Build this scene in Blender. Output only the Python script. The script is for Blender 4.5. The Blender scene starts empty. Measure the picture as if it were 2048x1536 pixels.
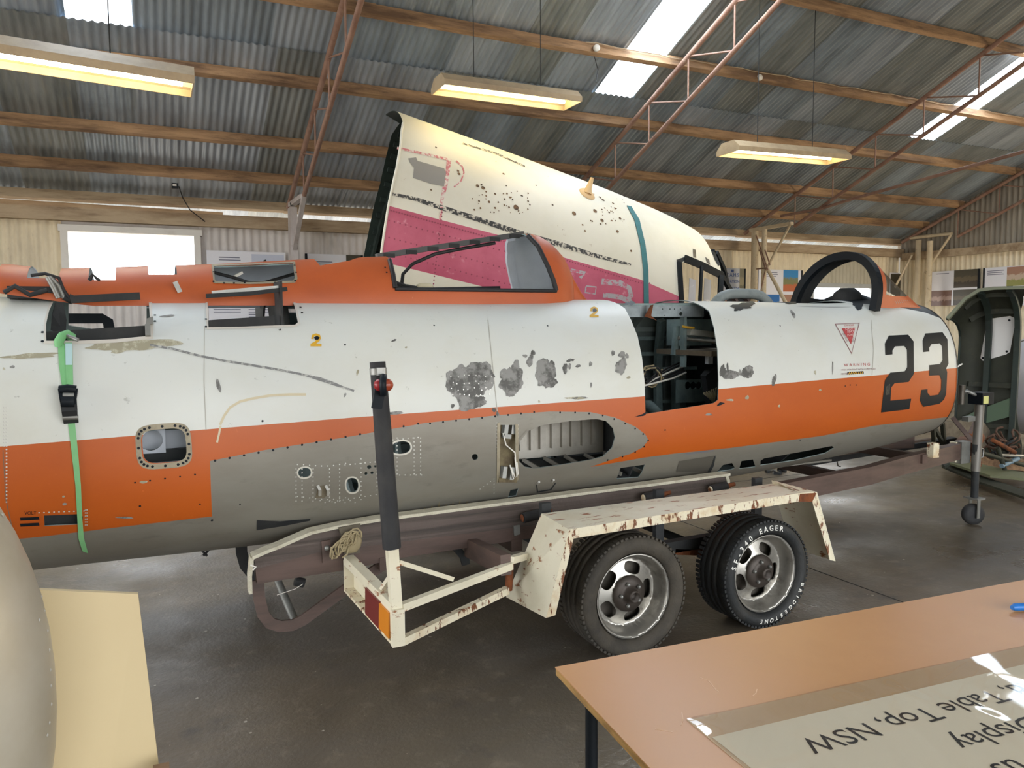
import bpy, bmesh, math, random
import numpy as np
from mathutils import Vector, Matrix, geometry
from mathutils.bvhtree import BVHTree
random.seed(7)
rng = np.random.default_rng(11)
SC = bpy.context.scene
COL = SC.collection
PI = math.pi

# ------------------------------------------------------------------ camera
F = 1538.0; EYE = np.array([0.0, 0.0, 1.5])
AZ = math.radians(25.2); PITCH = math.atan((768 - 648.8) / F); ROLL = math.atan(.00725)
_f0 = np.array([math.sin(AZ), math.cos(AZ), 0]); _r0 = np.array([math.cos(AZ), -math.sin(AZ), 0]); _u0 = np.array([0, 0, 1.0])
FW = _f0 * math.cos(PITCH) - _u0 * math.sin(PITCH); _up = _u0 * math.cos(PITCH) + _f0 * math.sin(PITCH)
CR = _r0 * math.cos(ROLL) - _up * math.sin(ROLL); CU = _up * math.cos(ROLL) + _r0 * math.sin(ROLL)
cam = bpy.data.objects.new('camera', bpy.data.cameras.new('camera')); COL.objects.link(cam)
cam.data.sensor_width = 36.0; cam.data.lens = F / 2048 * 36.0; cam.data.clip_start = .05; cam.data.clip_end = 200
cam.matrix_world = Matrix(((CR[0], CU[0], -FW[0], EYE[0]), (CR[1], CU[1], -FW[1], EYE[1]), (CR[2], CU[2], -FW[2], EYE[2]), (0, 0, 0, 1)))
SC.camera = cam

# ------------------------------------------------------------------ world, light, exposure
SC.view_settings.view_transform = 'Standard'; SC.view_settings.look = 'None'
SC.view_settings.gamma = 1.0; SC.view_settings.use_curve_mapping = False
SC.view_settings.exposure = EXPO = 0.0
W = bpy.data.worlds.new('sky'); SC.world = W; W.use_nodes = True
_n = W.node_tree.nodes; _l = W.node_tree.links
_bg = _n['Background']; _bg.inputs['Strength'].default_value = 8.0
_tc = _n.new('ShaderNodeTexCoord'); _sx = _n.new('ShaderNodeSeparateXYZ'); _rp = _n.new('ShaderNodeValToRGB')
_l.new(_tc.outputs['Generated'], _sx.inputs[0]); _mr = _n.new('ShaderNodeMapRange')
_mr.inputs[1].default_value = -1; _mr.inputs[2].default_value = 1
_l.new(_sx.outputs['Z'], _mr.inputs[0]); _l.new(_mr.outputs[0], _rp.inputs[0]); _l.new(_rp.outputs[0], _bg.inputs['Color'])
_rp.color_ramp.elements[0].position = .47; _rp.color_ramp.elements[0].color = (.34, .30, .25, 1)
_rp.color_ramp.elements[1].position = .53; _rp.color_ramp.elements[1].color = (.93, .97, 1.0, 1)
_e = _rp.color_ramp.elements.new(1.0); _e.color = (.74, .87, 1.0, 1)

def area(name, loc, direction, sx, sy, power, color=(1, 1, 1)):
    d = bpy.data.lights.new(name, 'AREA'); d.shape = 'RECTANGLE'; d.size = sx; d.size_y = sy; d.energy = power; d.color = color
    o = bpy.data.objects.new(name, d); COL.objects.link(o); o.location = loc
    o.rotation_euler = Vector(direction).to_track_quat('-Z', 'Y').to_euler()
    return o
# daylight through the wide open roller doors in the wall behind the camera
area('doorway_daylight', (3.2, -3.85, 2.1), (0, 1, -.10), 9.0, 1.5, 46, (1.0, .96, .90))
# fill added under the solid near slope; second row is real skylight daylight
for _x in (-.4, 2.2, 4.8): area('skylight_and_fill_light', (_x, .9, 4.95), (0, .36, -1), .6, 2.6, 9, (.94, .97, 1.0))
for _x, _y in ((-.36, 7.0), (4.75, 6.3), (10.0, 6.4)): area('skylight_and_fill_light', (_x, _y, 7.30 - .42 * _y + .25), (0, .30, -1), .55, 2.4, 75, (.92, .96, 1.0))
area('side_doorway_daylight', (-4.05, 3.6, 1.6), (1, .1, -.05), 3.4, 1.8, 85, (.95, .97, 1.0))
# added warm fill before the solid gable wall, out of frame, brightening the back wall
area('gable_warm_fill', (12.95, 2.6, 1.7), (-.45, .9, 0), 3.4, 2.4, 320, (1.0, .86, .64))

# ------------------------------------------------------------------ picture-to-world helpers
def ray(x, y):
    d = FW * F + CR * (x - 1024) + CU * (768 - y)
    return d / np.linalg.norm(d)
def onplane(x, y, p, n):
    d = ray(x, y); n = np.array(n, float)
    return EYE + d * (((np.array(p, float) - EYE) @ n) / (d @ n))
def onz(x, y, z): return onplane(x, y, (0, 0, z), (0, 0, 1))
def onY(x, y, Y): return onplane(x, y, (0, Y, 0), (0, 1, 0))
def onX(x, y, X): return onplane(x, y, (X, 0, 0), (1, 0, 0))

# ------------------------------------------------------------------ materials
MATS = {}
def nodes_of(name):
    m = bpy.data.materials.new(name); m.use_nodes = True
    nt = m.node_tree; b = nt.nodes['Principled BSDF']
    return m, nt, b
def ramp(nt, src, p0, p1, c0=(0, 0, 0, 1), c1=(1, 1, 1, 1)):
    r = nt.nodes.new('ShaderNodeValToRGB'); r.color_ramp.elements[0].position = p0; r.color_ramp.elements[1].position = p1
    r.color_ramp.elements[0].color = c0; r.color_ramp.elements[1].color = c1
    nt.links.new(src, r.inputs[0]); return r.outputs[0]
def mixc(nt, fac, a, b):
    m = nt.nodes.new('ShaderNodeMix'); m.data_type = 'RGBA'
    for sock, v in ((m.inputs[0], fac), (m.inputs[6], a), (m.inputs[7], b)):
        if hasattr(v, 'is_linked') or hasattr(v, 'links'): nt.links.new(v, sock)
        elif isinstance(v, (int, float)): sock.default_value = v
        else: sock.default_value = (*v[:3], 1)
    return m.outputs[2]
def noise(nt, scale, detail=4, rough=.6, stretch=(1, 1, 1), coord='Object', dist=0.0):
    tc = nt.nodes.new('ShaderNodeTexCoord'); mp = nt.nodes.new('ShaderNodeMapping'); mp.inputs['Scale'].default_value = stretch
    n = nt.nodes.new('ShaderNodeTexNoise'); n.inputs['Scale'].default_value = scale; n.inputs['Detail'].default_value = detail
    n.inputs['Roughness'].default_value = rough; n.inputs['Distortion'].default_value = dist
    nt.links.new(tc.outputs[coord], mp.inputs[0]); nt.links.new(mp.outputs[0], n.inputs['Vector'])
    return n.outputs['Fac']
def srgb(r, g, b):
    return tuple(((c / 255) / 12.92 if c <= 10 else ((c / 255 + .055) / 1.055) ** 2.4) for c in (r, g, b))
def mat(name, col, rough=.6, metal=0.0, layers=(), bump=None, spec=.5):
    """layers: (colour, noise scale, stretch, threshold low, threshold high, amount)"""
    if name in MATS: return MATS[name]
    m, nt, b = nodes_of(name)
    c = None
    cur = col
    for (lc, sc, st, t0, t1, amt) in layers:
        f = ramp(nt, noise(nt, sc, 6, .65, st), t0, t1, (0, 0, 0, 1), (amt, amt, amt, 1))
        cur = mixc(nt, f, cur, lc)
    if isinstance(cur, tuple): b.inputs['Base Color'].default_value = (*cur, 1)
    else: nt.links.new(cur, b.inputs['Base Color'])
    b.inputs['Roughness'].default_value = rough; b.inputs['Metallic'].default_value = metal
    b.inputs['Specular IOR Level'].default_value = spec
    if bump:
        bp = nt.nodes.new('ShaderNodeBump'); bp.inputs['Strength'].default_value = bump[1]; bp.inputs['Distance'].default_value = .02
        nt.links.new(noise(nt, bump[0], 5), bp.inputs['Height']); nt.links.new(bp.outputs[0], b.inputs['Normal'])
    MATS[name] = m; return m
def glow(name, col, strength):
    m, nt, b = nodes_of(name); b.inputs['Base Color'].default_value = (*col, 1)
    b.inputs['Emission Color'].default_value = (*col, 1); b.inputs['Emission Strength'].default_value = strength
    MATS[name] = m; return m
def glassy(name, tint, alpha, rough=.05):
    m, nt, b = nodes_of(name)
    g = nt.nodes.new('ShaderNodeBsdfGlossy'); g.inputs['Roughness'].default_value = rough
    t = nt.nodes.new('ShaderNodeBsdfTransparent'); t.inputs[0].default_value = (*tint, 1)
    lw = nt.nodes.new('ShaderNodeLayerWeight'); fr = nt.nodes.new('ShaderNodeMath'); fr.operation = 'POWER'; fr.inputs[1].default_value = 4.5; nt.links.new(lw.outputs['Facing'], fr.inputs[0])
    ad = nt.nodes.new('ShaderNodeMath'); ad.operation = 'MULTIPLY_ADD'; ad.inputs[1].default_value = .9; ad.inputs[2].default_value = alpha
    nt.links.new(fr.outputs[0], ad.inputs[0])
    mx = nt.nodes.new('ShaderNodeMixShader'); nt.links.new(ad.outputs[0], mx.inputs[0]); nt.links.new(t.outputs[0], mx.inputs[1]); nt.links.new(g.outputs[0], mx.inputs[2])
    nt.links.new(mx.outputs[0], nt.nodes['Material Output'].inputs['Surface'])
    MATS[name] = m; return m

M_white = mat('aged_white_paint', srgb(212, 213, 206), .42, 0, [(srgb(196, 192, 172), 1.6, (1, 1, 1.6), .45, .8, .55), (srgb(120, 118, 104), 26, (1, 1, 1), .66, .72, .55), (srgb(205, 210, 212), .9, (1, 1, 1), .4, .7, .5)])
M_orange = mat('orange_paint', srgb(184, 86, 18), .45, 0, [(srgb(174, 78, 16), 2.2, (1, 1, 2), .4, .75, .8), (srgb(214, 116, 60), 40, (1, 1, 1), .66, .74, .4)])
M_spine = mat('orange_red_paint', srgb(186, 88, 36), .5, 0, [(srgb(164, 76, 34), 2.5, (1, 1, 2), .4, .75, .8), (srgb(220, 170, 140), 42, (1, 1, 1), .68, .74, .5)])
M_grey = mat('dull_aluminium_paint', srgb(136, 132, 122), .48, .25, [(srgb(122, 114, 102), 1.8, (1, 1, 2.5), .42, .75, .8), (srgb(96, 90, 80), 7, (1, 1, 3), .58, .8, .5)])
M_primer = mat('grey_green_primer', srgb(126, 138, 136), .7, 0, [(srgb(82, 90, 88), 3, (1, 1, 1), .4, .7, .7)])
M_inlight = mat('pale_interior_paint', srgb(196, 200, 208), .6, 0, [(srgb(160, 164, 174), 3, (1, 1, 1), .4, .75, .6)])
M_bare = mat('bare_metal_patch', srgb(140, 139, 136), .6, .1, [(srgb(78, 77, 74), 16, (1, 1, 1), .44, .58, .9), (srgb(206, 206, 200), 70, (1, 1, 1), .66, .7, .8)])
M_scuff = mat('khaki_scuff', srgb(158, 152, 130), .8, 0, [(srgb(196, 192, 172), 30, (1, 1, 1), .5, .6, .8)])
M_black = mat('black_paint', srgb(20, 26, 32), .5, 0, [(srgb(44, 48, 48), 14, (1, 1, 1), .6, .75, .5)], None, .2)
M_dark = mat('dark_void_metal', srgb(34, 36, 38), .75, 0, [(srgb(58, 58, 56), 8, (1, 1, 1), .45, .7, .6)])
M_rubber = mat('black_rubber', srgb(34, 34, 36), .75, 0, [(srgb(62, 60, 57), 9, (1, 1, 1), .4, .75, .6)])
M_tyre = mat('dusty_tyre_rubber', srgb(54, 50, 44), .8, 0, [(srgb(92, 84, 72), 5, (1, 1, 1), .38, .75, .85)], (60, .25))
M_tyre2 = mat('dark_tyre_rubber', srgb(30, 32, 33), .65, 0, [(srgb(58, 56, 52), 6, (1, 1, 1), .45, .75, .7)], (60, .2))
M_alloy = mat('worn_alloy', srgb(178, 174, 166), .32, .75, [(srgb(110, 104, 94), 9, (1, 1, 1), .5, .72, .8)])
M_alloyd = mat('dirty_alloy', srgb(98, 92, 84), .5, .5, [(srgb(60, 54, 48), 14, (1, 1, 1), .4, .7, .8)])
M_steel = mat('galvanised_steel', srgb(150, 150, 146), .45, .6, [(srgb(110, 108, 102), 8, (1, 1, 1), .4, .7, .7)])
M_rust = mat('brown_rust', srgb(122, 66, 30), .85, 0, [(srgb(76, 42, 24), 16, (1, 1, 1), .4, .65, .9)], (50, .3))
M_cream = mat('chipped_cream_paint', srgb(222, 214, 190), .5, 0, [(srgb(200, 188, 158), 4, (1, 1, 1), .45, .75, .6), (srgb(140, 82, 36), 13, (1, 1, 2), .60, .645, .95)])
M_creamrust = mat('rust_edged_cream_paint', srgb(222, 212, 186), .55, 0, [(srgb(196, 164, 116), 9, (1, 1, 1), .48, .66, .7), (srgb(112, 64, 30), 22, (1.5, 1, .6), .55, .59, 1)], (40, .2))
M_creamtop = mat('rust_flecked_cream_paint', srgb(224, 216, 194), .5, 0, [(srgb(206, 186, 150), 5, (1, 1, 1), .45, .75, .6), (srgb(150, 84, 38), 17, (.45, 1.6, 1), .585, .63, .95)])
M_maroon = mat('brown_oxide_paint', srgb(94, 74, 66), .6, 0, [(srgb(62, 50, 44), 5, (.5, 1, 3), .4, .7, .8)])
M_bearer = mat('weathered_brown_plank', srgb(92, 80, 74), .7, 0, [(srgb(58, 50, 46), 6, (.15, 1, 6), .4, .65, .9), (srgb(126, 114, 104), 9, (.2, 1, 5), .6, .75, .5)], (30, .3))
M_carpet = mat('dirty_white_carpet', srgb(206, 200, 180), .95, 0, [(srgb(160, 150, 128), 20, (1, 1, 1), .45, .7, .6)], (120, .5))
M_timber = mat('old_timber', srgb(178, 142, 106), .8, 0, [(srgb(92, 68, 50), 3.2, (.35, 2, 2), .38, .62, .85), (srgb(60, 46, 38), 9, (.3, 2, 2), .56, .75, .7), (srgb(182, 146, 102), 2.0, (.6, 1, 1), .55, .75, .7)], (24, .25))
M_timberp = mat('pale_weathered_timber', srgb(186, 166, 138), .8, 0, [(srgb(136, 112, 86), 3, (.35, 2, 2), .42, .66, .85), (srgb(96, 76, 60), 8, (.3, 2, 2), .58, .75, .6)], (24, .2))
M_pipe = mat('red_oxide_pipe', srgb(154, 120, 102), .6, 0, [(srgb(112, 78, 64), 5, (1, 1, 1), .4, .7, .8), (srgb(172, 150, 132), 11, (1, 1, 1), .56, .72, .6)])
M_pipec = mat('cream_painted_pipe', srgb(206, 190, 160), .55, 0, [(srgb(170, 150, 120), 5, (1, 1, 1), .45, .72, .7), (srgb(120, 92, 70), 16, (1, 1, 1), .62, .7, .8)])
M_postw = mat('flaking_white_post', srgb(196, 188, 184), .6, 0, [(srgb(160, 146, 138), 6, (1, 1, .4), .45, .7, .7), (srgb(120, 92, 78), 14, (1, 1, 1), .62, .68, .9)])
M_roof = mat('galvanised_roof_iron', srgb(160, 172, 182), .42, .25, [(srgb(104, 112, 118), 1.3, (2.5, .5, 1), .36, .66, .85), (srgb(150, 150, 140), 5, (3, .3, 1), .56, .75, .6), (srgb(78, 82, 84), .8, (1, 1, 1), .5, .75, .7)])
M_roof2 = mat('dull_roof_iron', srgb(150, 154, 152), .5, .25, [(srgb(96, 102, 104), 1.4, (2.5, .5, 1), .36, .66, .85), (srgb(146, 140, 122), 4, (3, .3, 1), .55, .75, .7)])
M_wall = mat('cream_wall_iron', srgb(236, 222, 192), .55, 0, [(srgb(196, 182, 156), 2, (3, 1, .5), .42, .72, .6), (srgb(160, 146, 124), 6, (3, 1, .4), .6, .78, .5)])
M_wallw = mat('off_white_wall_iron', srgb(214, 208, 204), .55, 0, [(srgb(186, 180, 176), 2, (3, 1, .5), .42, .72, .6)])
M_wallg = mat('bare_gable_iron', srgb(156, 148, 134), .65, .1, [(srgb(112, 106, 98), 2.4, (1, 3, .5), .4, .7, .8), (srgb(140, 128, 108), 6, (1, 4, .3), .58, .76, .6)])
M_trimw = mat('white_window_paint', srgb(226, 222, 214), .5, 0, [(srgb(196, 188, 178), 5, (1, 1, 1), .5, .75, .5)])
M_paper = mat('white_paper', srgb(232, 232, 238), .35, 0)
M_ink = mat('black_ink', srgb(40, 38, 40), .6)
M_greyink = mat('grey_ink', srgb(120, 122, 140), .6)
M_green = mat('dark_green_primer', srgb(40, 52, 46), .6, .1, [(srgb(24, 30, 28), 4, (1, 1, 1), .4, .7, .8), (srgb(66, 76, 60), 8, (1, 1, 1), .6, .75, .5)])
M_olive = mat('olive_drab_metal', srgb(52, 54, 42), .7, .1, [(srgb(30, 32, 26), 3, (1, 1, 1), .4, .7, .85), (srgb(76, 70, 50), 9, (1, 1, 1), .6, .75, .6)])
M_dwhite = mat('chalky_white_paint', srgb(226, 222, 206), .5, 0, [(srgb(206, 200, 176), 1.3, (1, 1, 1), .45, .75, .6), (srgb(150, 120, 84), 20, (1, 1, 1), .70, .73, .8)])
M_pink = mat('faded_red_paint', srgb(198, 96, 122), .5, 0, [(srgb(176, 72, 98), 2.4, (1, 1, 1), .4, .7, .8), (srgb(222, 160, 172), 12, (1, 1, 1), .62, .72, .6)])
M_flake = mat('flaking_black_line', srgb(62, 62, 62), .7, 0, [(srgb(214, 208, 192), 34, (1, 1, 1), .5, .56, .95)])
M_strapg = mat('green_webbing', srgb(128, 186, 130), .7, 0, [(srgb(96, 168, 104), 6, (1, 1, 1), .4, .7, .6)])
M_strapb = mat('teal_webbing', srgb(64, 122, 128), .7, 0, [(srgb(48, 98, 104), 6, (1, 1, 1), .4, .7, .6)])
M_yellow = mat('yellow_stencil', srgb(216, 168, 44), .6, 0, [(srgb(190, 150, 60), 60, (1, 1, 1), .5, .6, .6)])
M_red = mat('faded_red_stencil', srgb(176, 64, 66), .6, 0, [(srgb(210, 180, 176), 90, (1, 1, 1), .58, .66, .7)])
M_redline = mat('thin_dark_red_print', srgb(140, 96, 98), .6)
M_lamp = mat('lamp_housing_enamel', srgb(178, 158, 128), .5, 0, [(srgb(140, 120, 96), 4, (1, 1, 1), .45, .7, .7)])
M_tube = glow('fluorescent_tube_light', (1.0, .86, .52), 14.0)
M_refl = mat('lamp_reflector_enamel', srgb(240, 232, 200), .4)
M_concrete = None
M_tabletop = mat('tan_laminate', srgb(200, 146, 94), .32, 0, [(srgb(188, 134, 82), 2.0, (1, 1, 1), .4, .7, .8), (srgb(212, 156, 112), 1.0, (1, 1, 1), .45, .7, .6)])
M_ply = mat('plywood_edge', srgb(184, 144, 84), .7, 0, [(srgb(130, 98, 58), 12, (1, 1, 6), .45, .65, .8)])
M_board = mat('cream_board', srgb(194, 174, 132), .5, 0, [(srgb(186, 164, 122), 1.2, (1, 1, 1), .4, .7, .6)])
M_cowl = mat('dull_cowling_metal', srgb(186, 178, 160), .42, .35, [(srgb(160, 146, 120), 2.2, (1, 1, 1), .42, .7, .7), (srgb(206, 202, 190), 1.4, (1, 1, 1), .5, .75, .5)])
M_rivet = mat('bright_rivet', srgb(206, 204, 198), .4, .5)
M_rope = mat('old_twine', srgb(158, 144, 112), .9)
M_hose = mat('black_hose', srgb(30, 28, 30), .6)
M_redlens = mat('red_lens', srgb(112, 44, 40), .3); M_amber = mat('amber_lens', srgb(206, 126, 34), .3)
M_blue = mat('blue_plastic', srgb(30, 110, 190), .4)
M_glass = glassy('clear_window_glass', (1, 1, 1), .02)
M_perspex = glassy('hazy_canopy_perspex', (.76, .81, .87), .22, .12)
M_sleeve = glassy('glossy_plastic_sleeve', (.93, .92, .90), .05, .03)
M_sleeve2 = M_sleeve

# ------------------------------------------------------------------ object helpers
def _link(name, me, parent=None):
    o = bpy.data.objects.new(name, me); COL.objects.link(o)
    if parent is not None:
        o.parent = parent
        o.matrix_parent_inverse = world_of(parent).inverted()
    return o
_WM = {}
def world_of(o):
    return _WM.get(o.name, Matrix.Identity(4))
def tag(o, label=None, cat=None, group=None, kind=None):
    if label: o['label'] = label
    if cat: o['category'] = cat
    if group: o['group'] = group
    if kind: o['kind'] = kind
    return o
def thing(name, label, cat, loc=(0, 0, 0), group=None):
    o = bpy.data.objects.new(name, None); COL.objects.link(o); o.location = tuple(loc); o.empty_display_size = .1
    _WM[o.name] = Matrix.Translation(Vector(tuple(loc)))
    return tag(o, label, cat, group)
class MB:
    def __init__(self): self.v = []; self.f = []; self.m = []; self.sm = []
    def add(self, vs, fs, mi=0, smooth=False):
        k = len(self.v); self.v += [tuple(float(c) for c in p) for p in vs]
        for f in fs: self.f.append(tuple(i + k for i in f)); self.m.append(mi); self.sm.append(smooth)
        return self
    def box(self, c, d, rot=None, mi=0):
        c = Vector(c); R_ = rot or Matrix.Identity(3)
        vs = [c + R_ @ Vector((x * d[0] / 2, y * d[1] / 2, z * d[2] / 2)) for x in (-1, 1) for y in (-1, 1) for z in (-1, 1)]
        return self.add(vs, [(0, 1, 3, 2), (4, 6, 7, 5), (0, 4, 5, 1), (2, 3, 7, 6), (0, 2, 6, 4), (1, 5, 7, 3)], mi)
    def bar(self, p0, p1, w, h, up=(0, 0, 1), mi=0):
        p0 = Vector(tuple(p0)); p1 = Vector(tuple(p1)); d = (p1 - p0).normalized(); u = Vector(up); u = (u - d * u.dot(d)).normalized(); s = d.cross(u)
        vs = []
        for p in (p0, p1):
            for a, b in ((-1, -1), (1, -1), (1, 1), (-1, 1)): vs.append(p + s * (a * w / 2) + u * (b * h / 2))
        return self.add(vs, [(3, 2, 1, 0), (4, 5, 6, 7), (0, 1, 5, 4), (1, 2, 6, 5), (2, 3, 7, 6), (3, 0, 4, 7)], mi)
    def path(self, pts, w, h, up=(0, 0, 1), mi=0):
        """rectangular section swept along a polyline"""
        pts = [Vector(tuple(p)) for p in pts]; vs = []; n = len(pts)
        for i, p in enumerate(pts):
            d = (pts[min(i + 1, n - 1)] - pts[max(i - 1, 0)]).normalized(); u = Vector(up); u = (u - d * u.dot(d)).normalized(); s = d.cross(u)
            for a, b in ((-1, -1), (1, -1), (1, 1), (-1, 1)): vs.append(p + s * (a * w / 2) + u * (b * h / 2))
        fs = [(3, 2, 1, 0), tuple((n - 1) * 4 + k for k in (0, 1, 2, 3))]
        for i in range(n - 1):
            for k in range(4): a = i * 4 + k; b = i * 4 + (k + 1) % 4; fs.append((a, b, b + 4, a + 4))
        return self.add(vs, fs, mi)
    def tube(self, pts, r, n=8, mi=0, caps=True):
        pts = [Vector(tuple(p)) for p in pts]; vs = []; N = len(pts); prev = None
        rr = r if isinstance(r, (list, tuple)) else [r] * N
        for i, p in enumerate(pts):
            d = (pts[min(i + 1, N - 1)] - pts[max(i - 1, 0)])
            d = d.normalized() if d.length > 1e-9 else Vector((0, 0, 1))
            if prev is None: prev = d.orthogonal().normalized()
            prev = (prev - d * prev.dot(d)); prev = prev.normalized() if prev.length > 1e-6 else d.orthogonal().normalized()
            s = d.cross(prev)
            for k in range(n): a = 2 * PI * k / n; vs.append(p + (prev * math.cos(a) + s * math.sin(a)) * rr[i])
        fs = []
        for i in range(N - 1):
            for k in range(n): a = i * n + k; b = i * n + (k + 1) % n; fs.append((a, b, b + n, a + n))
        self.add(vs, fs, mi, True)
        if caps: self.add(vs[:n], [tuple(range(n - 1, -1, -1))], mi); self.add(vs[-n:], [tuple(range(n))], mi)
        return self
    def lathe(self, prof, o, axis, n=32, mi=0, smooth=True):
        """prof: (radius, distance along axis)"""
        o = Vector(tuple(o)); ax = Vector(axis).normalized(); u = ax.orthogonal().normalized(); w = ax.cross(u); vs = []
        for (r, h) in prof:
            for k in range(n): a = 2 * PI * k / n; vs.append(o + ax * h + (u * math.cos(a) + w * math.sin(a)) * r)
        fs = []
        for i in range(len(prof) - 1):
            for k in range(n): a = i * n + k; b = i * n + (k + 1) % n; fs.append((a, b, b + n, a + n))
        return self.add(vs, fs, mi, smooth)
    def prism(self, poly, ext, mi=0):
        """poly: list of 3-D points, ext: extrusion vector"""
        p = [Vector(tuple(q)) for q in poly]; e = Vector(tuple(ext)); n = len(p)
        fs = [tuple(range(n - 1, -1, -1)), tuple(range(n, 2 * n))] + [(i, (i + 1) % n, (i + 1) % n + n, i + n) for i in range(n)]
        return self.add(p + [q + e for q in p], fs, mi)
    def ball(self, c, r, n=8, mi=0):
        c = Vector(tuple(c)); r = r if isinstance(r, (tuple, list)) else (r, r, r); vs = []
        for i in range(1, n // 2 + 1):
            th = PI * i / (n // 2 + 1)
            for k in range(n): a = 2 * PI * k / n; vs.append(c + Vector((r[0] * math.sin(th) * math.cos(a), r[1] * math.sin(th) * math.sin(a), r[2] * math.cos(th))))
        m_ = n // 2; fs = []
        for i in range(m_ - 1):
            for k in range(n): a = i * n + k; b = i * n + (k + 1) % n; fs.append((a, a + n, b + n, b))
        fs.append(tuple(range(n))); fs.append(tuple((m_ - 1) * n + k for k in range(n - 1, -1, -1)))
        return self.add(vs, fs, mi, True)
    def mesh(self, name, mats):
        me = bpy.data.meshes.new(name); me.from_pydata(self.v, [], self.f)
        for m in (mats if isinstance(mats, (list, tuple)) else [mats]): me.materials.append(m)
        me.polygons.foreach_set('material_index', self.m); me.polygons.foreach_set('use_smooth', self.sm)
        me.update(); return me
    def build(self, name, mats, parent=None):
        return _link(name, self.mesh(name, mats), parent)

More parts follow.
